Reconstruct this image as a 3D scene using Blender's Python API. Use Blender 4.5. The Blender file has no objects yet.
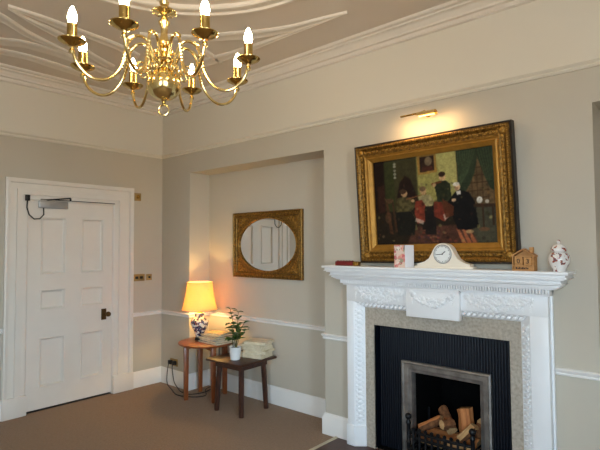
import bpy, bmesh, math, random
import numpy as np
from mathutils import Vector, Matrix, Euler
random.seed(7)
S = bpy.context.scene
COL = S.collection
PI = math.pi

# ------------------------------------------------------------------ materials
def lin(c):
    return tuple(((x/255)/12.92 if x/255 <= .04045 else ((x/255+.055)/1.055)**2.4) for x in c)

def mat(name, rgb, rough=.6, metal=0, var=.06, vscale=8, bump=0, bscale=60, rgb2=None, coat=0, spec=.5, sheen=0):
    m = bpy.data.materials.new(name); m.use_nodes = True
    nt = m.node_tree; b = nt.nodes['Principled BSDF']
    b.inputs['Roughness'].default_value = rough; b.inputs['Metallic'].default_value = metal
    b.inputs['Coat Weight'].default_value = coat; b.inputs['Specular IOR Level'].default_value = spec
    if sheen: b.inputs['Sheen Weight'].default_value = sheen
    tc = nt.nodes.new('ShaderNodeTexCoord')
    no = nt.nodes.new('ShaderNodeTexNoise'); no.inputs['Scale'].default_value = vscale; no.inputs['Detail'].default_value = 4
    nt.links.new(tc.outputs['Object'], no.inputs['Vector'])
    rp = nt.nodes.new('ShaderNodeValToRGB')
    c = lin(rgb)
    if rgb2 is None:
        a = [max(0, x*(1-var)) for x in c]; d = [min(1, x*(1+var)) for x in c]
    else:
        a = c; d = lin(rgb2)
    rp.color_ramp.elements[0].position = .3; rp.color_ramp.elements[1].position = .7
    rp.color_ramp.elements[0].color = (*a, 1); rp.color_ramp.elements[1].color = (*d, 1)
    nt.links.new(no.outputs['Fac'], rp.inputs['Fac']); nt.links.new(rp.outputs['Color'], b.inputs['Base Color'])
    if bump:
        n2 = nt.nodes.new('ShaderNodeTexNoise'); n2.inputs['Scale'].default_value = bscale; n2.inputs['Detail'].default_value = 5
        nt.links.new(tc.outputs['Object'], n2.inputs['Vector'])
        bp = nt.nodes.new('ShaderNodeBump'); bp.inputs['Strength'].default_value = bump; bp.inputs['Distance'].default_value = .01
        nt.links.new(n2.outputs['Fac'], bp.inputs['Height']); nt.links.new(bp.outputs['Normal'], b.inputs['Normal'])
    return m

def emis(name, rgb, strength, core=None):
    m = mat(name, rgb, .4); b = m.node_tree.nodes['Principled BSDF']
    b.inputs['Emission Color'].default_value = (*lin(rgb), 1); b.inputs['Emission Strength'].default_value = strength
    return m

def wood(name, rgb, rgb2, rough=.4, scale=(2, 2, 18), coat=.2):
    m = mat(name, rgb, rough, rgb2=rgb2, vscale=3, coat=coat)
    nt = m.node_tree
    mp = nt.nodes.new('ShaderNodeMapping'); mp.inputs['Scale'].default_value = scale
    tc = [n for n in nt.nodes if n.type == 'TEX_COORD'][0]; no = [n for n in nt.nodes if n.type == 'TEX_NOISE'][0]
    nt.links.new(tc.outputs['Object'], mp.inputs['Vector']); nt.links.new(mp.outputs['Vector'], no.inputs['Vector'])
    no.inputs['Scale'].default_value = 6; no.inputs['Distortion'].default_value = .8
    return m

def wall_paint():
    m = mat('wall_paint', (198, 189, 172), .75, var=.02, vscale=2, bump=.04, bscale=90)
    nt = m.node_tree; b = nt.nodes['Principled BSDF']
    g = nt.nodes.new('ShaderNodeNewGeometry'); sp = nt.nodes.new('ShaderNodeSeparateXYZ')
    gt = nt.nodes.new('ShaderNodeMath'); gt.operation = 'GREATER_THAN'; gt.inputs[1].default_value = 2.59
    mx = nt.nodes.new('ShaderNodeMix'); mx.data_type = 'RGBA'
    rp = [n for n in nt.nodes if n.type == 'VALTORGB'][0]
    nt.links.new(g.outputs['Position'], sp.inputs[0]); nt.links.new(sp.outputs['Z'], gt.inputs[0])
    nt.links.new(gt.outputs[0], mx.inputs['Factor']); nt.links.new(rp.outputs['Color'], mx.inputs['A'])
    mx.inputs['B'].default_value = (*lin(UPPER), 1)
    nt.links.new(mx.outputs['Result'], b.inputs['Base Color'])
    return m
UPPER = (225, 217, 201)

M = {}
M['wall'] = wall_paint()
M['upper'] = mat('cream_paint', UPPER, .7, var=.02)
M['ceiling'] = mat('ceiling_paint', (222, 210, 196), .8, var=.02, vscale=2)
M['rib'] = mat('rib_paint', (232, 222, 209), .65, var=.02)
M['white'] = mat('white_gloss_paint', (240, 236, 230), .35, var=.015, vscale=5)
M['doorwhite'] = mat('door_paint', (232, 225, 214), .38, var=.02, vscale=5)
M['mantel'] = mat('mantel_paint', (246, 246, 246), .38, var=.015, vscale=10)
M['carpet'] = mat('brown_carpet', (148, 119, 91), .95, var=.16, vscale=55, bump=.6, bscale=260, sheen=.2, spec=.1)
M['hearth'] = mat('hearth_tile', (84, 50, 36), .45, var=.2, vscale=12, bump=.1)
M['brass'] = mat('polished_brass', (242, 216, 150), .17, 1, var=.08, vscale=14)
M['brass2'] = mat('antique_brass', (206, 172, 100), .16, 1, var=.15, vscale=30)
M['strip'] = mat('pale_metal_strip', (206, 192, 164), .4, .2, var=.05)
M['bronze'] = mat('dark_bronze', (92, 66, 34), .4, .6, var=.2, vscale=40)
M['platebrass'] = mat('dull_brass_plate', (168, 138, 84), .5, .3, var=.1)
M['gilt'] = mat('gilt_wood', (84, 58, 22), .42, .7, rgb2=(156, 116, 50), vscale=60, bump=.25, bscale=90)
M['giltdark'] = mat('dark_gilt', (98, 66, 24), .4, .7, rgb2=(190, 142, 62), vscale=60, bump=.4, bscale=110)
M['giltbright'] = mat('bright_gilt', (168, 122, 48), .5, .5, var=.15, vscale=20)
M['framedark'] = mat('dark_frame_edge', (34, 25, 18), .5, var=.2)
M['marble'] = mat('beige_marble', (166, 154, 138), .35, rgb2=(196, 186, 170), vscale=60, bump=.02)
M['iron'] = mat('black_cast_iron', (13, 15, 19), .45, .3, var=.25, vscale=20)
M['reed'] = mat('blue_black_iron', (12, 17, 27), .38, .35, var=.2, vscale=20)
M['soot'] = mat('sooty_brick', (9, 8, 8), .95, var=.3, vscale=30, spec=.1)
M['steel'] = mat('worn_steel', (132, 128, 123), .4, .75, rgb2=(178, 173, 167), vscale=14)
M['chrome'] = mat('closer_metal', (172, 170, 168), .35, .6, var=.05)
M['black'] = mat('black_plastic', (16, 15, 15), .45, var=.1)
M['bark'] = mat('log_bark', (92, 56, 32), .9, rgb2=(150, 98, 58), vscale=40, bump=.6, bscale=70)
M['logwood'] = wood('split_wood', (176, 98, 48), (222, 150, 88), .8, (12, 12, 1.5), 0)
M['logpale'] = wood('pale_cut_wood', (190, 140, 88), (220, 182, 130), .8, (10, 10, 2), 0)
M['oak'] = wood('orange_wood', (120, 62, 28), (160, 88, 42), .36, (3, 3, 1), .15)
M['darkwood'] = wood('dark_stained_wood', (46, 24, 15), (76, 40, 24), .42, (2, 6, 2), .05)
M['pot'] = mat('white_ceramic', (238, 236, 232), .25, var=.02, coat=.3)
M['soil'] = mat('potting_soil', (48, 36, 26), .95, var=.3, vscale=60)
M['leaf'] = mat('glossy_leaf', (38, 74, 26), .38, rgb2=(92, 128, 52), vscale=22, coat=.2)
M['stem'] = mat('plant_stem', (92, 84, 44), .6, var=.15)
M['paper'] = mat('cream_paper', (208, 188, 152), .8, rgb2=(228, 212, 182), vscale=30)
M['paper_cover'] = mat('cream_cover', (214, 198, 168), .6, rgb2=(236, 226, 204), vscale=14)
M['mag_grey'] = mat('grey_magazine', (128, 122, 112), .5, rgb2=(190, 182, 166), vscale=38)
M['mag_dark'] = mat('dark_magazine', (66, 60, 56), .5, rgb2=(150, 138, 120), vscale=45)
M['mag_tan'] = mat('tan_magazine', (150, 120, 76), .5, rgb2=(204, 178, 128), vscale=30)
M['cream'] = mat('cream_lacquer', (246, 236, 218), .35, var=.02, coat=.2)
M['dial'] = mat('clock_dial', (246, 247, 244), .4, var=.02)
M['pine'] = wood('pale_pine', (176, 122, 68), (206, 154, 94), .6, (2, 2, 10), 0)
M['ink'] = mat('black_ink', (30, 20, 14), .6, var=.1)
M['redbox'] = mat('dark_red_lacquer', (110, 22, 22), .4, var=.2, vscale=40)
M['cardwhite'] = mat('white_card', (236, 234, 236), .6, var=.02)
M['cable'] = mat('dark_cable', (40, 34, 30), .6, var=.1)

def floral(name, base, cols, scale, thr=.42):
    """glazed white ground with painted flowers: voronoi blobs in a few enamel colours"""
    m = mat(name, base, .22, var=.02, coat=.4); nt = m.node_tree; b = nt.nodes['Principled BSDF']
    tc = [n for n in nt.nodes if n.type == 'TEX_COORD'][0]
    vo = nt.nodes.new('ShaderNodeTexVoronoi'); vo.inputs['Scale'].default_value = scale
    nz = nt.nodes.new('ShaderNodeTexNoise'); nz.inputs['Scale'].default_value = scale*.45; nz.inputs['Detail'].default_value = 3
    nt.links.new(tc.outputs['Object'], vo.inputs['Vector']); nt.links.new(tc.outputs['Object'], nz.inputs['Vector'])
    rp = nt.nodes.new('ShaderNodeValToRGB'); rp.color_ramp.interpolation = 'CONSTANT'
    e = rp.color_ramp.elements
    e[0].position = 0; e[0].color = (*lin(cols[0]), 1); e[1].position = 1/len(cols); e[1].color = (*lin(cols[1]), 1)
    for i in range(2, len(cols)):
        x = e.new(i/len(cols)); x.color = (*lin(cols[i]), 1)
    sp = nt.nodes.new('ShaderNodeSeparateColor'); nt.links.new(vo.outputs['Color'], sp.inputs[0]); nt.links.new(sp.outputs[0], rp.inputs['Fac'])
    gt = nt.nodes.new('ShaderNodeMath'); gt.operation = 'GREATER_THAN'; gt.inputs[1].default_value = 1-thr
    ad = nt.nodes.new('ShaderNodeMath'); ad.operation = 'SUBTRACT'; ad.inputs[0].default_value = 1
    nt.links.new(nz.outputs['Fac'], ad.inputs[1]); nt.links.new(ad.outputs[0], gt.inputs[0])
    mx = nt.nodes.new('ShaderNodeMix'); mx.data_type = 'RGBA'
    mx.inputs['A'].default_value = (*lin(base), 1)
    nt.links.new(rp.outputs['Color'], mx.inputs['B']); nt.links.new(gt.outputs[0], mx.inputs['Factor'])
    nt.links.new(mx.outputs['Result'], b.inputs['Base Color'])
    return m
M['imari_lamp'] = floral('blue_floral_porcelain', (232, 226, 214), [(60, 70, 104), (70, 74, 96), (150, 84, 62), (92, 98, 120), (48, 52, 76)], 60, .50)
M['imari_jar'] = floral('red_floral_porcelain', (238, 234, 230), [(166, 92, 74), (120, 92, 104), (186, 124, 98), (140, 76, 66)], 80, .43)
M['card'] = floral('pink_floral_card', (232, 206, 190), [(222, 150, 140), (232, 170, 150), (168, 160, 130), (214, 116, 116), (240, 226, 214), (150, 130, 120)], 55, .52)
M['card'].node_tree.nodes['Principled BSDF'].inputs['Coat Weight'].default_value = 0

M['bulb'] = emis('lit_bulb_glass', (255, 228, 178), 60)
M['lampbulb'] = emis('lit_lamp_bulb', (255, 214, 140), 14)

# translucent lamp shade
sh = mat('lampshade_fabric', (246, 224, 172), .8, var=.03, vscale=30)
nt = sh.node_tree; b = nt.nodes['Principled BSDF']
tr = nt.nodes.new('ShaderNodeBsdfTranslucent'); tr.inputs['Color'].default_value = (*lin((252, 212, 134)), 1)
mx = nt.nodes.new('ShaderNodeMixShader'); mx.inputs[0].default_value = .42
out = nt.nodes['Material Output']
nt.links.new(b.outputs[0], mx.inputs[1]); nt.links.new(tr.outputs[0], mx.inputs[2]); nt.links.new(mx.outputs[0], out.inputs['Surface'])
M['shade'] = sh

# mirror
M['mirror'] = mat('mirror_silver', (225, 225, 222), .015, 1, var=0)
# window glass: thin pane
gl = bpy.data.materials.new('window_glass'); gl.use_nodes = True
nt = gl.node_tree; nt.nodes.remove(nt.nodes['Principled BSDF'])
t = nt.nodes.new('ShaderNodeBsdfTransparent'); gg = nt.nodes.new('ShaderNodeBsdfGlossy'); gg.inputs['Roughness'].default_value = .02
fr = nt.nodes.new('ShaderNodeFresnel'); mx = nt.nodes.new('ShaderNodeMixShader')
nt.links.new(fr.outputs[0], mx.inputs[0]); nt.links.new(t.outputs[0], mx.inputs[1]); nt.links.new(gg.outputs[0], mx.inputs[2])
nt.links.new(mx.outputs[0], nt.nodes['Material Output'].inputs['Surface'])
M['glass'] = gl

# ------------------------------------------------------------------ mesh helpers
class MB:
    def __init__(s): s.bm = bmesh.new()
    def _new(s, geo_fn):
        n0 = len(s.bm.verts); geo_fn(); s.bm.verts.ensure_lookup_table()
        return s.bm.verts[n0:]
    def box(s, a, b, bev=0, seg=2):
        t = bmesh.new(); bmesh.ops.create_cube(t, size=1)
        sx, sy, sz = (b[i]-a[i] for i in range(3))
        for v in t.verts:
            v.co = Vector((a[0]+(v.co.x+.5)*sx, a[1]+(v.co.y+.5)*sy, a[2]+(v.co.z+.5)*sz))
        if bev: bmesh.ops.bevel(t, geom=list(t.edges), offset=min(bev, .45*min(abs(sx), abs(sy), abs(sz))), segments=seg, affect='EDGES', profile=.5)
        s.merge(t); return s
    def merge(s, t, M4=None):
        if M4 is not None: bmesh.ops.transform(t, matrix=M4, verts=t.verts)
        me = bpy.data.meshes.new('tmp'); t.to_mesh(me); t.free(); s.bm.from_mesh(me); bpy.data.meshes.remove(me); return s
    def tube(s, pts, r, n=10, closed=False, cap=True):
        pts = [Vector(p) for p in pts]; N = len(pts)
        rr = r if isinstance(r, (list, tuple)) else [r]*N
        rings = []; up = None
        for i, p in enumerate(pts):
            if closed: d = pts[(i+1) % N]-pts[i-1]
            else: d = pts[min(i+1, N-1)]-pts[max(i-1, 0)]
            d.normalize()
            if up is None:
                up = Vector((0, 0, 1)) if abs(d.z) < .9 else Vector((1, 0, 0))
            x = d.cross(up)
            if x.length < 1e-6: x = d.orthogonal()
            x.normalize(); y = x.cross(d); y.normalize(); up = y
            rings.append([s.bm.verts.new(p+rr[i]*(math.cos(2*PI*k/n)*x+math.sin(2*PI*k/n)*y)) for k in range(n)])
        for i in range(N if closed else N-1):
            a = rings[i]; b = rings[(i+1) % N]
            for k in range(n):
                s.bm.faces.new((a[k], a[(k+1) % n], b[(k+1) % n], b[k]))
        if cap and not closed:
            s.bm.faces.new(rings[0][::-1]); s.bm.faces.new(rings[-1])
        return s
    def lathe(s, prof, c=(0, 0, 0), n=32, cap=True, sq=None):
        c = Vector(c); rings = []
        for r, z in prof:
            rings.append([s.bm.verts.new(c+Vector((r*math.cos(2*PI*k/n), r*math.sin(2*PI*k/n), z))) for k in range(n)])
        for a, b in zip(rings, rings[1:]):
            for k in range(n): s.bm.faces.new((a[k], a[(k+1) % n], b[(k+1) % n], b[k]))
        if cap:
            if prof[0][0] > 1e-5: s.bm.faces.new(rings[0][::-1])
            if prof[-1][0] > 1e-5: s.bm.faces.new(rings[-1])
        return s
    def prism(s, poly, axis, lo, hi):
        """poly: 2D points in the two remaining axes (order xyz without axis)"""
        ax = 'xyz'.index(axis)
        def P(p, h):
            q = list(p); q.insert(ax, h); return Vector(q)
        a = [s.bm.verts.new(P(p, lo)) for p in poly]; b = [s.bm.verts.new(P(p, hi)) for p in poly]
        n = len(poly)
        s.bm.faces.new(a); s.bm.faces.new(b[::-1])
        for i in range(n): s.bm.faces.new((a[i], b[i], b[(i+1) % n], a[(i+1) % n]))
        return s
    def ball(s, c, r, sub=2, scale=(1, 1, 1), rot=None):
        t = bmesh.new(); bmesh.ops.create_icosphere(t, subdivisions=sub, radius=r)
        m = Matrix.Translation(c) @ (Euler(rot).to_matrix().to_4x4() if rot else Matrix.Identity(4)) @ Matrix.Diagonal((*scale, 1))
        return s.merge(t, m)
    def quad(s, a, b, c, d):
        s.bm.faces.new([s.bm.verts.new(p) for p in (a, b, c, d)]); return s
    def build(s, name, m, parent=None, world=True, smooth=35, loc=None, recalc=True):
        if recalc: bmesh.ops.recalc_face_normals(s.bm, faces=s.bm.faces)
        off = Vector((0, 0, 0))
        if parent is not None and world:
            p = parent
            while p is not None: off += p.location; p = p.parent
        if loc is not None: off += Vector(loc)
        if off.length: bmesh.ops.translate(s.bm, vec=-off, verts=s.bm.verts)
        me = bpy.data.meshes.new(name); s.bm.to_mesh(me); s.bm.free()
        for mm in (m if isinstance(m, (list, tuple)) else [m]): me.materials.append(mm)
        if smooth:
            for p in me.polygons: p.use_smooth = True
            me.set_sharp_from_angle(angle=math.radians(smooth))
        o = bpy.data.objects.new(name, me); COL.objects.link(o)
        if parent is not None: o.parent = parent
        if loc is not None: o.location = loc
        return o

def empty(name, loc, label, cat, group=None, rz=0, rx=0):
    o = bpy.data.objects.new(name, None); COL.objects.link(o); o.empty_display_size = .1
    o.location = loc; o.rotation_euler = (rx, 0, rz); o['label'] = label; o['category'] = cat
    if group: o['group'] = group
    return o
def tag(o, label, cat, group=None):
    o['label'] = label; o['category'] = cat
    if group: o['group'] = group
    return o
def struct(o, label, cat):
    o['kind'] = 'structure'; o['label'] = label; o['category'] = cat; return o

# ------------------------------------------------------------------ room dimensions
RX, RY, CZ = 6.9, -5.4, 3.2          # room: x 0..RX, y RY..0, ceiling at CZ
N0, N1, ND, NZ = .531, 2.402, .27, 2.357   # left niche
Q0, Q1 = 4.38, 6.25                  # right niche
F0, F1, FZ = 2.885, 3.89, .94        # fire opening
DY0, DY1, DZ = -1.449, -.601, 1.993  # door opening
ZR, ZC = 2.573, .8186

# ---- floor, ceiling, walls
struct(MB().box((-.25, RY-.25, -.1), (RX+.25, .9, 0)).build('floor', M['carpet'], smooth=0), 'brown carpeted floor of the room', 'floor')
ceil = struct(MB().box((-.25, RY-.25, CZ), (RX+.25, .9, CZ+.2)).build('ceiling', M['ceiling'], smooth=0), 'plaster ceiling above the brass chandelier', 'ceiling')
w = MB()
w.box((-.25, RY-.25, 0), (-.13, .9, CZ)); w.box((-.13, RY-.25, 0), (0, DY0, CZ)); w.box((-.13, DY1, 0), (0, 0, CZ)); w.box((-.13, DY0, DZ), (0, DY1, CZ))
struct(w.build('wall_left', M['wall'], smooth=0), 'beige wall with the white panelled door', 'wall')
w = MB()
w.box((-.25, .62, 0), (RX+.25, .9, CZ))
for a, b in ((-.25, N0), (N1, F0), (F1, Q0), (Q1, RX+.25)): w.box((a, 0, 0), (b, .62, CZ))
w.box((N0, 0, NZ), (N1, .62, CZ)); w.box((N0, ND, 0), (N1, .62, NZ))
w.box((Q0, 0, NZ+.012), (Q1, .62, CZ)); w.box((Q0, ND, 0), (Q1, .62, NZ+.012))
w.box((F0, 0, FZ), (F1, .62, CZ))
struct(w.build('wall_back', M['wall'], smooth=0), 'beige fireplace wall with a wide recess beside the mantelpiece', 'wall')
WIN = [(-4.5, -2.7)]; WF = (4.9, 6.4); WZ0, WZ1 = .75, 2.75
w = MB()
for a, b in ((RY-.25, WIN[0][0]), (WIN[0][1], .9)): w.box((RX, a, 0), (RX+.25, b, CZ))
for a, b in WIN: w.box((RX, a, 0), (RX+.25, b, WZ0)); w.box((RX, a, WZ1), (RX+.25, b, CZ))
struct(w.build('wall_right', M['wall'], smooth=0), 'beige window wall behind the camera to the right', 'wall')
w = MB()
w.box((-.25, RY-.25, 0), (WF[0], RY, CZ)); w.box((WF[1], RY-.25, 0), (RX, RY, CZ)); w.box((WF[0], RY-.25, 0), (WF[1], RY, WZ0)); w.box((WF[0], RY-.25, WZ1), (WF[1], RY, CZ))
struct(w.build('wall_front', M['wall'], smooth=0), 'plain beige wall behind the camera', 'wall')
def sash(idx, a, b, side, lab):
    f = MB(); T = .13                      # built for a wall at +x, then turned for the front wall
    for y0, y1, z0, z1 in ((a, a+.06, WZ0, WZ1), (b-.06, b, WZ0, WZ1), (a, b, WZ0, WZ0+.07), (a, b, WZ1-.06, WZ1), (a, b, 1.72, 1.77), ((a+b)/2-.015, (a+b)/2+.015, WZ0, WZ1)):
        f.box((.1, y0, z0), (.16, y1, z1))
    f.box((-.05, a-.04, WZ0-.035), (.1, b+.04, WZ0), .008)
    f.box((-.02, a-.12, WZ0-.035), (0, a, WZ1+.12)); f.box((-.02, b, WZ0-.035), (0, b+.12, WZ1+.12)); f.box((-.02, a, WZ1), (0, b, WZ1+.12))
    p = MB().box((.128, a+.05, WZ0+.05), (.132, b-.05, WZ1-.05))
    mt = Matrix.Translation((RX, 0, 0)) if side == 'x' else Matrix.Translation((0, RY, 0)) @ Matrix.Rotation(-PI/2, 4, 'Z')
    for m_ in (f, p): bmesh.ops.transform(m_.bm, matrix=mt, verts=m_.bm.verts)
    wo = struct(f.build(f'window_{idx}', M['white'], smooth=0), lab, 'window')
    p.build('window_pane', M['glass'], wo, smooth=0)
sash(1, WIN[0][0], WIN[0][1], 'x', 'wide white sash window in the right wall')
sash(2, WF[0], WF[1], 'y', 'white sash window in the wall behind the camera')

# ---- mouldings: a profile (d = projection from wall, z) swept along a plan path on the room side
def runs(mb, prof, path, closed=False):
    """path: plan points with the room on the RIGHT-hand side normal given by mitre; prof list of (d, z)"""
    P = [Vector(p) for p in path]; n = len(P); rings = []
    for i, p in enumerate(P):
        def nrm(a, b):
            t = (b-a).normalized(); return Vector((t.y, -t.x))
        ns = []
        if i > 0: ns.append(nrm(P[i-1], p))
        if i < n-1: ns.append(nrm(p, P[i+1]))
        if len(ns) == 2:
            m = ns[0]+ns[1]; m = m/(m.dot(ns[0])) if m.length > 1e-6 else ns[0]
        else: m = ns[0]
        rings.append([mb.bm.verts.new((p.x+m.x*d, p.y+m.y*d, z)) for d, z in prof])
    k = len(prof)
    for a, b in zip(rings, rings[1:]):
        for j in range(k): mb.bm.faces.new((a[j], b[j], b[(j+1) % k], a[(j+1) % k]))
    mb.bm.faces.new(rings[0]); mb.bm.faces.new(rings[-1][::-1])
    return mb
ED = .001
skirt = [(-ED, 0), (.022, 0), (.022, .125), (.017, .135), (.017, .142), (.012, .155), (.006, .17), (-ED, .172)]
chair = [(-ED, ZC-.045), (.012, ZC-.043), (.016, ZC-.034), (.012, ZC-.028), (.022, ZC-.016), (.026, ZC-.006), (.02, ZC), (-ED, ZC)]
prail = [(-ED, ZR), (.012, ZR), (.018, ZR+.012), (.012, ZR+.02), (.03, ZR+.036), (.03, ZR+.046), (-ED, ZR+.05)]
corn = [(-ED, 3.068), (.014, 3.068), (.022, 3.076), (.014, 3.084), (.014, 3.106), (.032, 3.112), (.032, 3.128), (.038, 3.134), (.046, 3.15), (.06, 3.16), (.074, 3.163), (.074, 3.176), (.096, 3.18), (.104, 3.19), (.104, CZ+ED), (-ED, CZ+ED)]
AR0, AR1 = -1.6506, -.3745      # architrave outer edges
left_n = [(0, AR1), (0, 0), (N0, 0), (N0, ND), (N1, ND), (N1, 0), (2.66, 0)]
right_n = [(4.15, 0), (Q0, 0), (Q0, ND), (Q1, ND), (Q1, 0), (RX, 0), (RX, RY)]
left_s = [(0, RY), (0, AR0)]
k = 0
def trim(mb, m, lab, cat):
    global k
    k += 1
    return struct(mb.build(f'trim_{k}', m, smooth=30), lab, cat)
trim(runs(runs(runs(MB(), chair, left_n), chair, right_n), chair, left_s), M['white'], 'white dado rail running round the walls at waist height', 'dado rail')
full = [(0, RY), (0, 0), (RX, 0), (RX, RY)]
trim(runs(MB(), prail, full), M['upper'], 'thin picture rail below the pale upper wall', 'picture rail')
trim(runs(MB(), corn, full), M['rib'], 'moulded plaster cornice between wall and ceiling', 'cornice')
struct(runs(MB(), skirt, left_n).build('baseboard_back', M['white'], smooth=30), 'tall white skirting board from door into recess and up to mantelpiece', 'skirting board')
struct(runs(MB(), skirt, right_n).build('baseboard_right', M['white'], smooth=30), 'white skirting board right of the mantelpiece', 'skirting board')
struct(runs(MB(), skirt, left_s).build('baseboard_left', M['white'], smooth=30), 'white skirting board left of the door', 'skirting board')

# ---- ceiling ribs (plaster strapwork)
def rib(up, lo, lab):
    """tapered plaster band between two plan curves, with a raised bead along each edge"""
    def res(c, n=26):
        c = [Vector(p) for p in c]; out = []
        for i in range(n):
            t = i/(n-1)*(len(c)-1); j = min(int(t), len(c)-2); f = t-j
            p0 = c[max(j-1, 0)]; p1 = c[j]; p2 = c[j+1]; p3 = c[min(j+2, len(c)-1)]
            out.append(.5*((2*p1)+(p2-p0)*f+(2*p0-5*p1+4*p2-p3)*f*f+(3*p1-p0-3*p2+p3)*f**3))
        return out
    A = res(up); B = res(lo); mb = MB(); rings = []
    prof = [(0, 0), (0, .010), (.1, .018), (.2, .020), (.26, .0165), (.74, .0165), (.8, .020), (.9, .018), (1, .010), (1, 0)]
    for a, b in zip(A, B):
        rings.append([mb.bm.verts.new((*(a.lerp(b, t)), CZ+.002-h)) for t, h in prof])
    for r, s in zip(rings, rings[1:]):
        for j in range(len(prof)-1): mb.bm.faces.new((r[j], s[j], s[j+1], r[j+1]))
    mb.bm.faces.new(rings[0]); mb.bm.faces.new(rings[-1][::-1])
    trim(mb, M['rib'], lab, 'ceiling moulding')
CC = Vector((2.92, -1.9))
ringU = [(CC.x+1.07*math.cos(a), CC.y+1.07*math.sin(a)) for a in np.linspace(0, 2*PI, 65)]
ringL = [(CC.x+.95*math.cos(a), CC.y+.95*math.sin(a)) for a in np.linspace(0, 2*PI, 65)]
mb = MB(); rings = []
for a in np.linspace(0, 2*PI, 72, endpoint=False):
    rings.append([mb.bm.verts.new((CC.x+r*math.cos(a), CC.y+r*math.sin(a), CZ+.002-h)) for r, h in ((1.07, 0), (1.07, .022), (1.06, .03), (1.045, .03), (1.035, .016), (.985, .016), (.975, .03), (.96, .03), (.95, .022), (.95, 0))])
for i in range(72):
    r, s2 = rings[i], rings[(i+1) % 72]
    for j in range(9): mb.bm.faces.new((r[j], s2[j], s2[j+1], r[j+1]))
trim(mb, M['rib'], 'circular plaster moulding on the ceiling around the chandelier', 'ceiling moulding')
b1u = [(1.594, -1.244), (1.735, -1.071), (1.902, -.91), (2.116, -.789), (2.331, -.655), (2.54, -.569), (2.782, -.513), (2.984, -.462)]
b1l = [(1.56, -1.24), (1.673, -1.029), (1.82, -.847), (2.005, -.694), (2.229, -.556), (2.472, -.494), (2.738, -.457), (2.98, -.448)]
b2u = [(2.98, -.462), (2.657, -.482), (2.36, -.495), (2.091, -.51), (1.766, -.55), (1.499, -.61)]
b2l = [(2.98, -.452), (2.636, -.448), (2.323, -.447), (2.026, -.437), (1.645, -.441), (1.323, -.469)]
c1u = [(1.318, -2.07), (1.329, -1.87), (1.32, -1.692), (1.309, -1.523), (1.294, -1.33), (1.266, -1.186), (1.208, -1.015)]
c1l = [(1.29, -2.06), (1.25, -1.839), (1.217, -1.685), (1.204, -1.473), (1.18, -1.3), (1.154, -1.177), (1.054, -.972)]
c2u = [(1.283, -2.06), (1.212, -1.893), (1.169, -1.716), (1.078, -1.511), (.922, -1.271), (.811, -1.03)]
c2l = [(1.275, -2.055), (1.163, -1.875), (1.063, -1.696), (1.0, -1.56), (.859, -1.328), (.721, -1.079)]
rib(b1u, b1l, 'crescent shaped plaster rib on the ceiling nearest the fireplace wall')
rib(b2u, b2l, 'long straight plaster rib on the ceiling along the fireplace wall cornice')
rib(c1u, c1l, 'pointed plaster rib on the ceiling left of the chandelier')
rib(c2u, c2l, 'second pointed plaster rib on the ceiling beside the one left of the chandelier')
rib([(1.26, -2.4), (1.152, -2.067), (.986, -1.811), (.83, -1.46)], [(1.1, -2.4), (1.0, -2.02), (.87, -1.79), (.80, -1.45)], 'slanting tapered plaster rib on the ceiling toward the door wall')
rib([(.60, -2.2), (.698, -1.926), (.762, -1.819), (.791, -1.665), (.787, -1.506), (.739, -1.316), (.687, -1.109), (.604, -.869)], [(.44, -2.15), (.551, -1.88), (.628, -1.758), (.642, -1.609), (.633, -1.441), (.611, -1.275), (.539, -1.035), (.473, -.797)], 'bowed plaster rib on the ceiling parallel to the door wall')
rib([(.40, -2.15), (.462, -1.853), (.5, -1.665), (.483, -1.422), (.433, -1.166), (.354, -.943)], [(.28, -2.1), (.346, -1.817), (.375, -1.619), (.332, -1.361), (.3, -1.105), (.241, -.886)], 'bowed plaster rib on the ceiling next to the door wall cornice')
rib([(1.71, -.70), (1.62, -.44)], [(1.65, -.70), (1.57, -.44)], 'short plaster cross rib on the ceiling near the room corner')

# ------------------------------------------------------------------ door
door = struct(MB().box((-.078, DY0+.004, .018), (-.033, DY1-.004, DZ-.003)).build('door_1', M['doorwhite'], smooth=0), 'white six panel door in the left wall', 'door')
lf = MB()    # stiles and rails in front of the recessed panels
X0, X1 = -.034, -.008
ya, yb = DY0+.004, DY1-.004
PL = [(-1.33, -1.09), (-.937, -.70)]
PZ = [(.215, .685), (.945, 1.142), (1.285, 1.84)]
lf.box((X0, ya, .018), (X1, PL[0][0], DZ-.003)); lf.box((X0, PL[0][1], .018), (X1, PL[1][0], DZ-.003)); lf.box((X0, PL[1][1], .018), (X1, yb, DZ-.003))
for p in PL:
    for z0, z1 in ((.018, PZ[0][0]), (PZ[0][1], PZ[1][0]), (PZ[1][1], PZ[2][0]), (PZ[2][1], DZ-.003)):
        lf.box((X0, p[0], z0), (X1, p[1], z1))
lf.build('door_stiles_and_rails', M['doorwhite'], door, smooth=0)
for p in PL:
    for z in PZ:
        q = MB()
        # mitred moulding round the panel then a raised field
        stp = [(0, -.008), (.004, -.001), (.012, -.003), (.022, -.026), (.03, -.03), (.045, -.03)]
        loops = []
        for ins, x in stp:
            loops.append([q.bm.verts.new((x, yy, zz)) for yy, zz in ((p[0]+ins, z[0]+ins), (p[1]-ins, z[0]+ins), (p[1]-ins, z[1]-ins), (p[0]+ins, z[1]-ins))])
        for a, b in zip(loops, loops[1:]):
            for i in range(4): q.bm.faces.new((a[i], a[(i+1) % 4], b[(i+1) % 4], b[i]))
        q.bm.faces.new(loops[-1])
        q.build('door_panel', M['doorwhite'], door, smooth=0)
h = MB().box((-.008, -.722, .785), (.0, -.668, .90), .003)
hp = h.build('lock_plate', M['bronze'], door); hp['label'] = 'brown brass lock plate'
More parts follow.
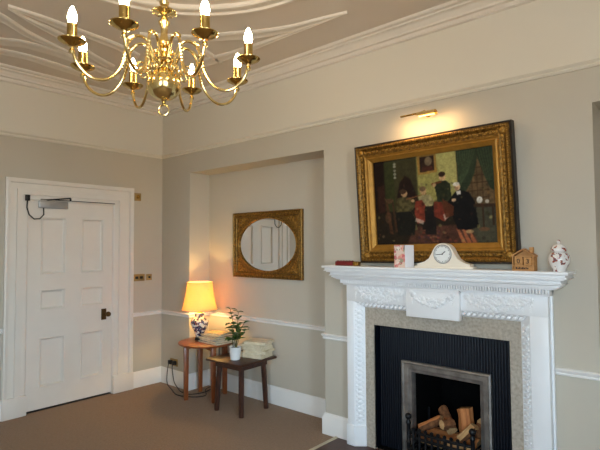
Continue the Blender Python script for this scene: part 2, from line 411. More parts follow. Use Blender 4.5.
MB().lathe([(0, 0), (.012, 0), (.01, .02), (.02, .032), (.027, .045), (.024, .06), (0, .066)], n=20).build('door_knob', M['bronze'], hp, world=False).matrix_local = Matrix.Translation((.0, -.672, .845)) @ Matrix.Rotation(PI/2, 4, 'Y')
MB().box((-.008, -1.36, 1.925), (.02, -1.085, 2.0), .006).build('door_closer', M['chrome'], door)
MB().tube([(.005, -1.29, 2.005), (.05, -1.20, 2.015), (.075, -1.09, 2.03)], .007).tube([(.075, -1.09, 2.03), (.075, -1.09, 2.0)], .009).build('closer_lever', M['black'], door)
MB().box((.024, -1.35, 2.004), (.03, -.60, 2.011)).build('closer_rail', M['iron'], door)
MB().box((.028, -1.49, 1.985), (.05, -1.45, 2.04), .004).build('cable_box', M['black'], door)
loop = [(.035, -1.47+.0, 1.99), (.04, -1.475, 1.92), (.04, -1.455, 1.855), (.04, -1.41, 1.815), (.04, -1.36, 1.82), (.04, -1.325, 1.86), (.035, -1.325, 1.925)]
MB().tube(loop, .006).build('cable_loop', M['black'], door)
for z in (.35, 1.05, 1.72):
    MB().tube([(-.006, DY0+.002, z-.04), (-.006, DY0+.002, z+.04)], .006, 8).build('hinge', M['doorwhite'], door)
# architrave with stepped profile, plinth blocks
a = MB()
prof = [(0, 0), (.0, .006), (.012, .014), (.048, .012), (.053, .026), (.10, .026), (.104, .010), (.155, .010), (.162, .030), (.185, .036), (.2, .030), (.2, 0)]   # distance from opening, projection
W = .2
def arch(mb, y0, y1, zt):
    pathpts = lambda d: [(y0-d, .0), (y0-d, zt+d), (y1+d*(AR1-DY1)/.2, zt+d), (y1+d*(AR1-DY1)/.2, .0)]
    loops = [[mb.bm.verts.new((x-.0005, *p)) for p in pathpts(d)] for d, x in prof]
    for A, B in zip(loops, loops[1:]):
        for i in range(3): mb.bm.faces.new((A[i], A[i+1], B[i+1], B[i]))
arch(a, DY0, DY1, DZ)
a.box((-.13, DY0-.001, 0), (.001, DY0+.003, DZ)); a.box((-.13, DY1-.003, 0), (.001, DY1+.001, DZ)); a.box((-.13, DY0, DZ-.002), (.001, DY1, DZ+.001))
a.box((-.001, DY0-.205, 0), (.04, DY0-.0, .185), .004); a.box((-.001, DY1, 0), (.04, AR1+.005, .185), .004)
trim(a, M['doorwhite'], 'white moulded architrave round the panelled door', 'door frame')
# black strip under the door leaf, standing in for the shade in the gap
MB().box((-.13, DY0, 0), (-.012, DY1, .005)).build('door_gap_shade', M['black'], door, smooth=0)

# small wall fittings
t = empty('light_switch', (0, -.345, 1.203), 'brass double switch plate with dark rockers on the wall right of the door', 'switch')
MB().box((-.001, -.355, 1.165), (.008, -.225, 1.243), .003).build('switch_plate', M['platebrass'], t)
for y in (-.325, -.27): MB().box((.006, y-.018, 1.19), (.014, y+.018, 1.218), .002).build('rocker', M['black'], t)
t = empty('dimmer_switch', (0, -.17, 1.203), 'small brass plate with one dark knob next to double switch', 'switch')
MB().box((-.001, -.205, 1.168), (.008, -.135, 1.238), .003).build('switch_plate', M['platebrass'], t)
MB().lathe([(0, 0), (.012, 0), (.012, .012), (0, .014)], n=16).build('knob', M['black'], t, world=False).matrix_local = Matrix.Translation((.006, 0, 0)) @ Matrix.Rotation(PI/2, 4, 'Y')
t = empty('bell_push', (0, -.325, 2.10), 'square brass wall box beside the top corner of the door frame', 'wall box')
MB().box((-.001, -.365, 2.06), (.022, -.285, 2.145), .004).build('back_plate', M['platebrass'], t)
MB().box((.02, -.345, 2.082), (.03, -.305, 2.123), .003).build('cover', M['giltdark'], t)

# wall socket, left of the round table
sock = empty('wall_socket', (.25, 0, .255), 'brass double socket low on the wall left of the round table', 'socket')
MB().box((.185, -.008, .215), (.325, .001, .295), .003).build('face_plate', M['platebrass'], sock)
for x in (.215, .29):
    MB().box((x-.022, -.045, .235), (x+.022, -.007, .278), .006).build('plug', M['black'], sock)

# ------------------------------------------------------------------ fireplace
fx = empty('mantelpiece', (3.395, -.05, 0), 'carved white fireplace surround with marble slips around a black fire opening', 'fireplace')
SX0, SX1 = 2.525, 4.272
LX0, LX1 = 2.675, 4.133
mp = MB()
def slab(mb, ins, d, z0, z1, bev=.004): mb.box((SX0+ins, -d, z0), (SX1-ins, .001, z1), bev)
slab(mp, 0, .20, 1.374, 1.392, .004)
mp.build('mantel_shelf', M['mantel'], fx)
mp = MB(); slab(mp, .016, .184, 1.356, 1.3745, .007); slab(mp, .012, .188, 1.350, 1.357, .002); slab(mp, .026, .172, 1.340, 1.351, .003)
slab(mp, .046, .152, 1.319, 1.341, .009); slab(mp, .042, .158, 1.313, 1.320, .002)
for i in range(6):
    tt = i/5; slab(mp, .055+.05*tt, .145-.045*tt, 1.302-.022*math.sin(tt*PI/2)-.001, 1.31-.0*tt, .002)
slab(mp, .125, .086, 1.24, 1.285, .002)
mp.build('bed_moulding', M['mantel'], fx)
dn = MB(); x = SX0+.118
while x < SX1-.125:
    dn.box((x, -.114, 1.254), (x+.0105, -.084, 1.283), .002, 1); x += .0175
dn.build('dentil_moulding', M['mantel'], fx)
fr = MB().box((LX0, -.07, 1.114), (LX1, .001, 1.245), .002).build('frieze', M['mantel'], fx)
IX0, IX1 = 2.742, 4.028      # outer edges of the inclined moulding
IW = .067
for s in (0, 1):
    j = MB(); a, b = (LX0, IX0) if s == 0 else (IX1, LX1)
    j.box((a, -.07, .007), (b, .001, 1.115), .003)
    # inclined moulding towards the stone
    if s == 0: j.prism([(b-.002, -.07), (b+IW, -.012), (b+IW, .0), (b-.002, 0)], 'z', .007, 1.115)
    else: j.prism([(a+.002, -.07), (a-IW, -.012), (a-IW, 0), (a+.002, 0)], 'z', .007, 1.115)
    j.build('jamb', M['mantel'], fx)
    p = MB().box((a-.004, -.082, .007), (b+.004, .001, .165), .004)
    if s == 0: p.prism([(b, -.08), (b+IW+.004, -.022), (b+IW+.004, 0), (b, 0)], 'z', .007, .16)
    else: p.prism([(a, -.08), (a-IW-.004, -.022), (a-IW-.004, 0), (a, 0)], 'z', .007, .16)
    p.build('plinth', M['mantel'], fx)
    o = MB().box((LX0-.014 if s == 0 else LX1, -.025, .007), (LX0 if s == 0 else LX1+.014, .001, 1.30), .003)
    o.build('back_pilaster', M['mantel'], fx)
# inclined carved border: leaves repeated along jambs and lintel
cv = MB().prism([(-.07, 1.116), (-.012, 1.068), (0, 1.068), (0, 1.116)], 'x', IX0+.005, IX1-.005)
cv.build('lintel_moulding', M['mantel'], fx)
for s in (0, 1):
    lfm = MB(); z = .19
    while z < 1.06:
        xx = IX0+.0335 if s == 0 else IX1-.0335; sg = 1 if s == 0 else -1
        lfm.ball((xx, -.043, z), .022, 1, (1, .5, .8), (0, 0, sg*PI*.28))
        lfm.ball((xx-sg*.02, -.06, z+.018), .010, 1, (1, .8, 1.1), (0, 0, sg*PI*.28))
        lfm.ball((xx+sg*.02, -.028, z+.018), .010, 1, (1, .8, 1.1), (0, 0, sg*PI*.28))
        z += .0365
    lfm.build('carved_border', M['mantel'], fx)
lfm = MB(); lfr = MB(); x = IX0+.03
while x < IX1-.02:
    if x > 3.22 and not lfm is lfr and x > 3.6: lfm.build('carved_border', M['mantel'], fx); lfm = lfr
    if not 3.22 < x < 3.60:
        lfm.ball((x, -.044, 1.094), .019, 1, (.85, .5, 1), (-PI*.28, 0, 0)); lfm.ball((x+.018, -.058, 1.106), .009, 1); lfm.ball((x+.018, -.028, 1.081), .009, 1)
    x += .0365
lfm.build('carved_border', M['mantel'], fx)
tb = MB().box((3.215, -.105, 1.045), (3.605, -.06, 1.245), .003); tb.box((3.215, -.112, 1.228), (3.605, -.06, 1.247), .003)
tb = tb.build('centre_tablet', M['mantel'], fx)
def swag(mb, x0, x1, y, ztop, dip, seed, dens=1.0):
    rnd = random.Random(seed)
    n = int((x1-x0)/.0085*dens)
    for i in range(n):
        t = i/(n-1); x = x0+(x1-x0)*t; z = ztop-dip*(1-(2*t-1)**2)
        th = .010+.022*math.sin(PI*t)
        for q in range(3):
            r = rnd.uniform(.007, .014)
            mb.ball((x+rnd.uniform(-.006, .006), y-rnd.uniform(0, .012), z+rnd.uniform(-th, th)), r, 1, (rnd.uniform(.8, 1.5), .8, rnd.uniform(.8, 1.5)), (0, rnd.uniform(0, 3), 0))
    for xe in (x0, x1):
        mb.ball((xe, y-.004, ztop), .016, 1, (1, .8, 1))
        for i in range(6): mb.ball((xe+math.cos(i*PI/3)*.015, y-.002, ztop+math.sin(i*PI/3)*.015), .0075, 1, (1, .7, 1))
        for i in range(5): mb.ball((xe+rnd.uniform(-.006, .006), y, ztop-.022-.013*i), .0085-.0009*i, 1, (1, .8, 1.3))
# running ribbon between garlands
for nm, x0, x1, y, sd, par in (('carved_garland', 2.765, 3.185, -.07, 1, fx), ('carved_garland', 3.635, 4.04, -.07, 2, fx), ('carved_garland', 3.26, 3.56, -.105, 3, tb)):
    g = MB()
    swag(g, x0, x1, y, 1.212, .062, sd)
    if par is fx:
        swag(g, x0+.05, x1-.05, y, 1.215, .02, sd+10, .5)
    g.build(nm, M['mantel'], par)
# stone slips
MB().box((IX0+IW-.004, -.012, .007), (F0, .02, FZ)).build('marble_slip', M['marble'], fx, smooth=0)
MB().box((F1, -.012, .007), (IX1-IW+.004, .02, FZ)).build('marble_slip', M['marble'], fx, smooth=0)
MB().box((IX0+IW-.004, -.012, FZ), (IX1-IW+.004, .02, 1.072)).build('marble_lintel', M['marble'], fx, smooth=0)

# fire insert: reeded black panel with a steel frame and a firebox behind
fi = empty('fire_insert', (3.41, .07, 0), 'black reeded cast iron fire insert with a polished steel frame inside the marble slips', 'fire insert')
HX0, HX1, HZ = 3.085, 3.745, .69
rp = MB(); YB = .075
for x0, x1, z0, z1 in ((F0, HX0, 0, FZ), (HX1, F1, 0, FZ), (HX0, HX1, HZ, FZ)): rp.box((x0, YB, z0), (x1, YB+.02, z1))
rp.box((F0, .02, .0125), (F0+.004, YB, FZ)); rp.box((F1-.004, .02, .0125), (F1, YB, FZ)); rp.box((F0, .02, FZ-.004), (F1, YB, FZ))
x = F0+.012
while x < F1-.006:
    z0 = HZ if HX0-.006 < x < HX1+.006 else 0
    rp.tube([(x, YB, z0+.002), (x, YB, FZ-.002)], .0085, 8)
    x += .0195
rp.build('reeded_panel', M['reed'], fi)
sf = MB(); stp = [(0, .075), (0, .045), (.012, .04), (.02, .048), (.05, .05), (.058, .056), (.075, .06), (.084, .08), (.084, .11)]
loops = [[sf.bm.verts.new((xx, y, zz)) for xx, zz in ((HX0+i, 0), (HX0+i, HZ-i), (HX1-i, HZ-i), (HX1-i, 0))] for i, y in stp]
for A, B in zip(loops, loops[1:]):
    for i in range(3): sf.bm.faces.new((A[i], A[i+1], B[i+1], B[i]))
sf.build('steel_frame', M['steel'], fi, smooth=25)
fb = MB()
fb.box((HX0-.02, .60, 0), (HX1+.02, .62, FZ)); fb.box((HX0+.02, .095, 0), (HX0+.06, .6, .72)); fb.box((HX1-.06, .095, 0), (HX1-.02, .6, .72)); fb.box((HX0, .095, .70), (HX1, .6, .74))
fb.build('firebox', M['soot'], fi, smooth=0)
MB().box((F0-.0, .02, 0), (F1, .6, .012)).build('back_hearth', M['soot'], fi, smooth=0)
ht = MB().box((2.545, -.62, 0), (4.30, -.0, .006), .002).build('hearth', M['hearth'])
tag(ht, 'dark brown hearth slab on the floor in front of the fireplace', 'hearth')
st = MB().box((2.515, -.62, 0), (2.545, .0, .010), .003).build('threshold_strip', M['strip'])
tag(st, 'thin pale strip along the left edge of the hearth', 'floor strip')

# fire basket
gr = empty('fire_basket', (3.42, .02, .012), 'black iron fire basket with ball finials holding split logs', 'fire basket')
GX0, GX1, GY0, GY1 = 3.182, 3.648, -.035, .27
for x in (GX0, GX1):
    p = MB().lathe([(.018, -.004), (.018, .02), (.014, .03), (.014, .12), (.018, .13), (.014, .14), (.014, .25), (.019, .265), (.012, .285)], (x, GY0, .012), 12).build('post', M['iron'], gr)
    MB().ball((x, GY0, .322), .024, 2).build('finial', M['iron'], p)
    MB().lathe([(.012, .0015), (.009, .03), (.009, .30)], (x+(.01 if x < 3.4 else -.01), GY1, .012), 10).build('back_post', M['iron'], gr)
bars = MB()
for z in (.10, .185, .225): bars.tube([(GX0, GY0, z), (GX0+.12, GY0-.018, z), (GX1-.12, GY0-.018, z), (GX1, GY0, z)], .011, 8)
for i in range(1, 10):
    x = GX0+(GX1-GX0)*i/10; y = GY0-.016
    bars.tube([(x, y, .10), (x, y, .235)], .009, 8); bars.ball((x, y, .245), .015, 1)
for x in (GX0, GX1): bars.tube([(x, GY0, .19), (x, GY1, .19)], .007, 8); bars.tube([(x, GY0, .10), (x, GY1, .10)], .007, 8)
bars.build('front_bars', M['iron'], gr)
bt = MB()
for i in range(9):
    x = GX0+.03+(GX1-GX0-.06)*i/8; bt.tube([(x, GY0, .10), (x, GY1, .10)], .007, 8)
bt.tube([(GX0, GY1, .10), (GX1, GY1, .10)], .007, 8)
bt.build('grate_bars', M['iron'], gr)

from mathutils.bvhtree import BVHTree
PILE = []
def log(a, b, r, label, split=True, roll=0, pale=False):
    """split log: quarter or half round section from a to b"""
    a = Vector(a); b = Vector(b); d = b-a; L = d.length
    rnd = random.Random(hash(label) % 1000 if False else len(label)*7+int(r*1e4)+int(L*1e3))
    mb = MB(); sec = []
    if split:
        nA = 7; ang = 1.9
        sec.append((-.35*r, -.55*r))
        for i in range(nA):
            t = -ang/2+ang*i/(nA-1); sec.append((r*1.35*math.cos(t)-.35*r, r*1.3*math.sin(t)))
        sec.append((-.42*r, .6*r))
    else:
        for i in range(12): sec.append((r*math.cos(i*PI/6)*rnd.uniform(.93, 1.07), r*math.sin(i*PI/6)*rnd.uniform(.93, 1.07)))
    n = len(sec); R = []
    for k_ in range(6):
        z = -L/2+L*k_/5; f = rnd.uniform(.94, 1.06)
        R.append([mb.bm.verts.new((x*f+rnd.uniform(-.06, .06)*r, y*f+rnd.uniform(-.06, .06)*r, z+(rnd.uniform(-.2, .2)*r if k_ in (0, 5) else 0))) for x, y in sec])
    for A, B in zip(R, R[1:]):
        for i in range(n):
            f = mb.bm.faces.new((A[i], A[(i+1) % n], B[(i+1) % n], B[i]))
            f.material_index = 0 if (split and (i in (0, n-2, n-1))) else 1
    for f in (mb.bm.faces.new(R[0][::-1]), mb.bm.faces.new(R[-1])): f.material_index = 2
    o = mb.build('log', [M['logpale'] if pale else M['logwood'], M['bark'], M['logpale']], smooth=40)
    q = d.to_track_quat('Z', 'Y')
    o.matrix_world = Matrix.Translation((a+b)/2) @ q.to_matrix().to_4x4() @ Matrix.Rotation(roll, 4, 'Z')
    tag(o, label, 'log', 'split logs in the fire basket')
    for _ in range(40):                      # raise the log until it rests on the ones below it
        T_ = BVHTree.FromPolygons([o.matrix_world @ v.co for v in o.data.vertices], [tuple(p.vertices) for p in o.data.polygons])
        if not any(T_.overlap(q_) for q_ in PILE): break
        o.matrix_world = Matrix.Translation((0, 0, .003)) @ o.matrix_world
    PILE.append(T_)
LG = [
 ((3.23, .15, .160), (3.61, .15, .160), .042, 'log lying across the bottom of the fire basket behind the bars', True, 0, False),
 ((3.25, .235, .155), (3.60, .235, .155), .036, 'log at the very back and bottom of the fire basket', False, 1, False),
 ((3.235, .05, .155), (3.41, .045, .155), .040, 'low log at the left front of the basket behind the bars', True, 2, True),
 ((3.445, .045, .155), (3.61, .05, .155), .040, 'low log at the right front of the basket behind the bars', True, .5, True),
 ((3.235, .035, .205), (3.385, .075, .30), .040, 'orange split log sloping up to the right at the left of the pile', True, -2.2, False),
 ((3.33, .21, .345), (3.45, .10, .245), .038, 'pale ended log sloping down to the right over the middle of the pile', False, 0, True),
 ((3.53, .17, .22), (3.50, .20, .385), .050, 'upright orange split log standing at the top of the pile', True, -2.0, False),
 ((3.525, .035, .225), (3.62, .06, .33), .044, 'broad pale split log at the right of the pile', True, -1.7, True),
 ((3.42, .0, .215), (3.46, .08, .215), .030, 'short log poking forward under the middle of the pile', False, 0, False),
 ((3.60, .20, .22), (3.635, .16, .33), .028, 'dark barked log leaning at the back right of the pile', False, 0, False),
]
for l in LG: log(*l)

# ------------------------------------------------------------------ framed painting (leans out from the wall at the top)
PW, PH = 1.166, .892
tilt = math.radians(3.4)
pt = empty('framed_painting', (3.395, -.016, 1.424), 'large oil painting of musicians in a wide gilt frame above the mantelpiece', 'painting', rx=0)
pt.rotation_euler = (tilt, math.radians(-.7), 0)
def ringloft(mb, W, H, steps, cx=0, z0=0):
    loops = [[mb.bm.verts.new((cx+x, y, z)) for x, z in ((-W/2+i, z0+i), (W/2-i, z0+i), (W/2-i, z0+H-i), (-W/2+i, z0+H-i))] for i, y in steps]
    for A, B in zip(loops, loops[1:]):
        for i in range(4): mb.bm.faces.new((A[i], A[(i+1) % 4], B[(i+1) % 4], B[i]))
    return mb
def band(name, steps, m, par, W=PW, H=PH): return ringloft(MB(), W, H, steps).build(name, m, par, world=False, smooth=25)
band('frame_edge', [(.02, 0), (0, 0), (0, -.055), (.006, -.062), (.012, -.06)], M['framedark'], pt)
band('frame_outer_moulding', [(.012, -.06), (.02, -.068), (.032, -.068), (.042, -.058), (.048, -.05), (.07, -.05), (.078, -.054), (.086, -.054)], M['gilt'], pt)
band('frame_cove', [(.086, -.054), (.092, -.048), (.096, -.042), (.102, -.044)], M['giltbright'], pt)
band('frame_slip', [(.102, -.044), (.106, -.046), (.112, -.04), (.128, -.03), (.132, -.026), (.135, -.02), (.135, -.0)], M['giltbright'], pt)
orn = MB(); rnd = random.Random(5)
def along(ins, step, fn):
    for side in range(4):
        L = (PW if side % 2 == 0 else PH)-2*ins
        n = int(L/step)
        for i in range(n):
            t = -L/2+L*(i+.5)/n
            if side == 0: fn(t, ins, 0, i)
            elif side == 1: fn(PW/2-ins, PH/2+t, 1, i)
            elif side == 2: fn(t, PH-ins, 0, i)
            else: fn(-PW/2+ins, PH/2+t, 1, i)
def leaf(x, z, v, i):
    orn.ball((x, -.053, z), .011, 1, (1.35 if not v else .8, .6, .8 if not v else 1.35), (0, (.6 if i % 2 else -.6), 0))
along(.059, .021, leaf)
along(.026, .014, lambda x, z, v, i: orn.ball((x, -.069, z), .0052, 1))
for sx in (-1, 1):
    for z in (.055, PH-.055):
        orn.ball((sx*(PW/2-.055), -.056, z), .03, 2, (1, .5, 1))
        for i in range(7): orn.ball((sx*(PW/2-.055)+.032*math.cos(i*.9), -.054, z+.032*math.sin(i*.9)), .013, 1, (1, .6, 1))
orn.build('frame_carving', M['giltdark'], pt, world=False)
# canvas: picture painted as a colour attribute on a fine grid
NX, NY = 230, 156
cw, chh = PW-.27, PH-.27
U, V = np.meshgrid((np.arange(NX)+.5)/NX, (np.arange(NY)+.5)/NY)     # v downwards
img = np.zeros((NY, NX, 3)); rs = np.random.RandomState(3)
def smooth_noise(nx, ny):
    g = rs.rand(ny+1, nx+1); x = U*nx; y = V*ny
    xi = np.minimum(x.astype(int), nx-1); yi = np.minimum(y.astype(int), ny-1); fx_ = x-xi; fy_ = y-yi
    fx_ = fx_*fx_*(3-2*fx_); fy_ = fy_*fy_*(3-2*fy_)
    return (g[yi, xi]*(1-fx_)+g[yi, xi+1]*fx_)*(1-fy_)+(g[yi+1, xi]*(1-fx_)+g[yi+1, xi+1]*fx_)*fy_
def inside(poly):
    r = np.zeros(U.shape, bool); n = len(poly)
    for i in range(n):
        (x1, y1), (x2, y2) = poly[i], poly[(i+1) % n]
        if y1 == y2: continue
        c = ((V > y1) != (V > y2)) & (U < (x2-x1)*(V-y1)/(y2-y1)+x1); r ^= c
    return r
def blur(a, n=1):
    for _ in range(n):
        p = np.pad(a, 1, mode='edge'); a = (p[:-2, 1:-1]+p[2:, 1:-1]+p[1:-1, :-2]+p[1:-1, 2:]+p[1:-1, 1:-1])/5
    return a
def put(mask, rgb, a=1, soft=1, tex=.18):
    global img
    m = blur(mask.astype(float), soft)[..., None]*a
    n = (1+.6*tex*(smooth_noise(46, 30)-.5)*2)[..., None]
    img = img*(1-m)+m*np.array(rgb)*n
def P(poly, rgb, a=1, soft=1, tex=.14): put(inside(poly), rgb, a, soft, tex)
def EL(x, y, rx, ry, rgb, a=1, soft=1): put(((U-x)/rx)**2+((V-y)/ry)**2 < 1, rgb, a, soft)
img[:] = (34, 27, 17)
P([(.08, 0), (1, 0), (1, .6), (.08, .6)], (58, 54, 32), 1, 6)
P([(.40, 0), (.74, 0), (.74, .5), (.40, .55)], (146, 138, 78), 1, 6)
P([(.56, 0), (.73, 0), (.73, .4), (.62, .45)], (170, 162, 100), .8, 5)
P([(0, 0), (.11, 0), (.11, 1), (0, 1)], (30, 18, 12), 1, 3); P([(.03, .3), (.10, .28), (.10, .6), (.03, .65)], (60, 34, 24), .7, 3)
P([(.10, .02), (.19, .02), (.19, .62), (.10, .6)], (50, 54, 26), .9, 3)
P([(.21, .45), (.24, .28), (.29, .2), (.34, .25), (.38, .42), (.42, .6), (.2, .6)], (36, 22, 16), 1, 3)
for y in (.05, .08, .13, .17, .21): EL(.20, y, .012, .016, (150, 148, 130), .8)
P([(0, .62), (1, .6), (1, 1), (0, 1)], (38, 30, 20), 1, 6)
P([(.74, .62), (1, .62), (1, 1), (.74, 1)], (74, 72, 56), .9, 5)
P([(.35, .8), (.8, .8), (.86, 1), (.28, 1)], (84, 52, 40), .85, 4, .3)
for i in range(40): EL(rs.uniform(.36, .78), rs.uniform(.84, .99), .012, .012, [(140, 90, 60), (60, 40, 50), (130, 60, 46)][i % 3], .6)
for x in (.70, .74, .78): P([(x, .85), (x+.02, .85), (x+.07, 1), (x+.04, 1)], (176, 104, 66), .8)
# wall picture
P([(.405, -.01), (.565, -.01), (.568, .205), (.408, .215)], (150, 116, 56)); P([(.425, .01), (.55, .01), (.55, .18), (.425, .185)], (48, 32, 24)); EL(.50, .07, .03, .05, (130, 112, 84), .8, 2); P([(.45, .13), (.53, .13), (.54, .18), (.44, .18)], (80, 40, 28), .8)
# curtains and book shelves
P([(.725, .0), (1, .0), (1, .6), (.725, .6)], (96, 76, 50), 1, 2, .3)
for y in (.20, .28, .36, .44, .52): P([(.80, y), (.96, y), (.96, y+.012), (.80, y+.012)], (62, 44, 28), .8)
for x in (.83, .87, .91, .95): P([(x, .15), (x+.008, .15), (x+.008, .56), (x, .56)], (62, 44, 28), .6)
P([(.725, 0), (.885, 0), (.88, .13), (.86, .26), (.82, .38), (.77, .48), (.735, .47), (.73, .2)], (46, 56, 38), 1, 1)
P([(.865, 0), (1, 0), (1, .47), (.965, .43), (.93, .30), (.895, .15)], (42, 52, 36), 1, 1)
for i in range(8):
    x = .735+.019*i; P([(x, .01), (x+.007, .01), (.74+.012*i*(1-.3)+.006, .40-.02*i), (.74+.012*i*(1-.3), .40-.02*i)], (84, 96, 64), .5)
for i in range(6):
    x = .885+.02*i; P([(x, .01), (x+.007, .01), (.94+.012*i+.006, .36), (.94+.012*i, .36)], (78, 90, 60), .5)
# seated figure left
P([(.21, .46), (.27, .44), (.34, .47), (.37, .5), (.38, .56), (.33, .62), (.36, .68), (.38, .84), (.23, .86), (.19, .66)], (78, 70, 42), 1, 1, .4)
P([(.19, .62), (.33, .62), (.37, .72), (.35, .9), (.2, .9)], (28, 26, 20)); EL(.275, .41, .028, .042, (176, 138, 98)); EL(.265, .385, .03, .03, (64, 44, 30)); EL(.35, .5, .014, .018, (176, 140, 100))
P([(.29, .47), (.47, .43), (.47, .44), (.29, .485)], (120, 76, 46))
# second figure in a pale shirt
P([(.40, .46), (.45, .44), (.50, .45), (.53, .52), (.51, .60), (.42, .58)], (150, 138, 98), 1, 1, .35); EL(.445, .40, .026, .042, (180, 142, 100)); EL(.44, .375, .028, .028, (112, 88, 62)); P([(.42, .57), (.53, .58), (.54, .84), (.42, .84)], (30, 24, 20))
# red cloths
P([(.37, .51), (.43, .5), (.455, .56), (.45, .75), (.38, .77), (.36, .65)], (116, 50, 34), 1, 1, .3); P([(.37, .7), (.44, .74), (.43, .78), (.36, .74)], (196, 180, 160), .7)
P([(.53, .53), (.59, .53), (.64, .70), (.61, .76), (.52, .69)], (108, 46, 32), 1, 1, .3); P([(.60, .68), (.645, .66), (.65, .70), (.61, .75)], (206, 180, 160), .8)
P([(.45, .6), (.52, .58), (.54, .9), (.45, .9)], (26, 22, 20), .9, 2)
# standing figure with a violin
P([(.535, .33), (.575, .31), (.64, .31), (.668, .35), (.675, .52), (.56, .54), (.55, .42)], (40, 44, 28), 1, 1, .35); EL(.608, .265, .026, .044, (184, 148, 108)); EL(.606, .235, .028, .028, (48, 32, 22))
P([(.515, .325), (.60, .305), (.60, .325), (.52, .345)], (104, 56, 30)); EL(.54, .345, .016, .02, (176, 140, 100))
# dark robed figure on the right
P([(.70, .45), (.74, .42), (.81, .46), (.85, .56), (.87, .83), (.80, .86), (.71, .85), (.66, .66), (.64, .55)], (17, 16, 17), 1, 1, .3); EL(.722, .39, .024, .042, (192, 158, 122)); EL(.715, .36, .026, .022, (200, 194, 182)); P([(.71, .44), (.745, .43), (.75, .47), (.72, .48)], (200, 192, 180))
EL(.69, .53, .018, .02, (186, 152, 118)); P([(.60, .5), (.69, .6), (.68, .7), (.62, .72), (.6, .6)], (88, 46, 26), .9); EL(.80, .88, .03, .02, (168, 140, 96), .8)
# tea table
P([(.84, .59), (1, .6), (1, .63), (.84, .62)], (58, 40, 28)); EL(.885, .55, .022, .035, (206, 202, 190)); EL(.94, .57, .014, .02, (190, 182, 166)); P([(.9, .62), (.915, .62), (.915, .86), (.9, .86)], (60, 44, 30)); P([(.97, .62), (.985, .62), (.985, .82), (.97, .82)], (56, 40, 28))
EL(.91, .86, .04, .02, (112, 78, 52), .8)
# chair and music stand left
P([(.09, .45), (.17, .46), (.18, .5), (.11, .52)], (84, 58, 38), .9); P([(.10, .5), (.12, .5), (.16, .88), (.13, .88)], (74, 48, 30)); P([(.16, .5), (.175, .5), (.20, .86), (.18, .86)], (66, 44, 28)); EL(.12, .68, .03, .07, (88, 60, 40), .7, 2)
for i in range(160):
    EL(rs.uniform(0, 1), rs.uniform(.3, 1), rs.uniform(.004, .014), rs.uniform(.004, .02), img[rs.randint(NY), rs.randint(NX)]*rs.uniform(.6, 1.3), .35)
img = np.clip(img*(1+.15*(smooth_noise(110, 80)-.5)[..., None]), 0, 255)
cm = MB(); vs = []
for j in range(NY+1):
    vs.append([cm.bm.verts.new((-cw/2+cw*i/NX, -.012, .135+chh*(1-j/NY))) for i in range(NX+1)])
for j in range(NY):
    for i in range(NX): cm.bm.faces.new((vs[j][i], vs[j+1][i], vs[j+1][i+1], vs[j][i+1]))
cvm = mat('painted_canvas', (60, 50, 30), .6, spec=.15); nt = cvm.node_tree
at = nt.nodes.new('ShaderNodeAttribute'); at.attribute_name = 'paint'
nt.links.new(at.outputs['Color'], nt.nodes['Principled BSDF'].inputs['Base Color'])
co = cm.build('canvas', cvm, pt, world=False, smooth=0, recalc=False)
ca = co.data.color_attributes.new('paint', 'FLOAT_COLOR', 'CORNER')
c = 255*(img/255)**1.05/255; c = np.where(c <= .04045, c/12.92, ((c+.055)/1.055)**2.4)
buf = np.ones((NY*NX, 4, 4)); buf[:, :, :3] = c.reshape(-1, 3)[:, None, :]
ca.data.foreach_set('color', buf.ravel())
MB().box((-PW/2+.03, -.004, .03), (PW/2-.03, 0, PH-.03)).build('backing_board', M['framedark'], pt, world=False, smooth=0)

# picture light
pl = empty('picture_light', (3.36, 0, 2.50), 'slim brass picture light on the wall above the painting', 'picture light')
bm_ = MB().tube([(3.21, -.13, 2.468), (3.475, -.13, 2.470)], .007, 12)
bm_.build('tube_bar', M['brass2'], pl)
s = MB()
segs = [(3.335+.0, 3.465)]
for i in range(9):
    pass
poly = [(-.13+.03*math.cos(a), 2.452+.024*math.sin(a)) for a in np.linspace(-.2, PI+.2, 12)] + [(-.13+.026*math.cos(a), 2.452+.02*math.sin(a)) for a in np.linspace(PI+.2, -.2, 12)]
s.prism(poly, 'x', 3.345, 3.478).build('lamp_hood', M['brass'], pl)
MB().tube([(3.36, 0, 2.49), (3.36, -.06, 2.50), (3.36, -.13, 2.47)], .006, 10).build('wall_arm', M['brass2'], pl)
MB().lathe([(.026, 0), (.026, .008), (.015, .014), (0, .014)], n=20).build('wall_rose', M['brass2'], pl, world=False).matrix_local = Matrix.Translation((0, .001, -.01)) @ Matrix.Rotation(PI/2, 4, 'X')
MB().tube([(3.355, -.13, 2.447), (3.468, -.13, 2.447)], .007, 10).build('strip_bulb', emis('warm_strip', (255, 196, 110), .8), pl)

# ------------------------------------------------------------------ oval mirror in the recess
mi = empty('wall_mirror', (1.457, ND, 1.223), 'oval mirror in a rectangular ornate gilt frame hung in the recess', 'mirror')
MW, MH = .975, .675; OX, OZ, ORX, ORZ = 0, .338, .412, .273
f = ringloft(MB(), MW, MH, [(.0, .0), (0, -.03), (.006, -.036), (.014, -.036), (.02, -.028), (.034, -.026), (.042, -.03), (.05, -.03), (.056, -.02), (.056, -.004)])
f.build('frame', M['gilt'], mi, world=False, smooth=25)
sp = MB(); n = 64
def rect_pt(a):
    cx, cz = math.cos(a), math.sin(a); hw, hh = MW/2-.052, MH/2-.052
    k_ = min(hw/abs(cx) if abs(cx) > 1e-6 else 9, hh/abs(cz) if abs(cz) > 1e-6 else 9); return (cx*k_, OZ+cz*k_)
angs = sorted([2*PI*i/n for i in range(n)]+[s_*math.atan2(MH/2-.052, MW/2-.052)+o_ for s_, o_ in ((1, 0), (-1, PI), (1, PI), (-1, 2*PI))])
L1 = []; L2 = []; L3 = []
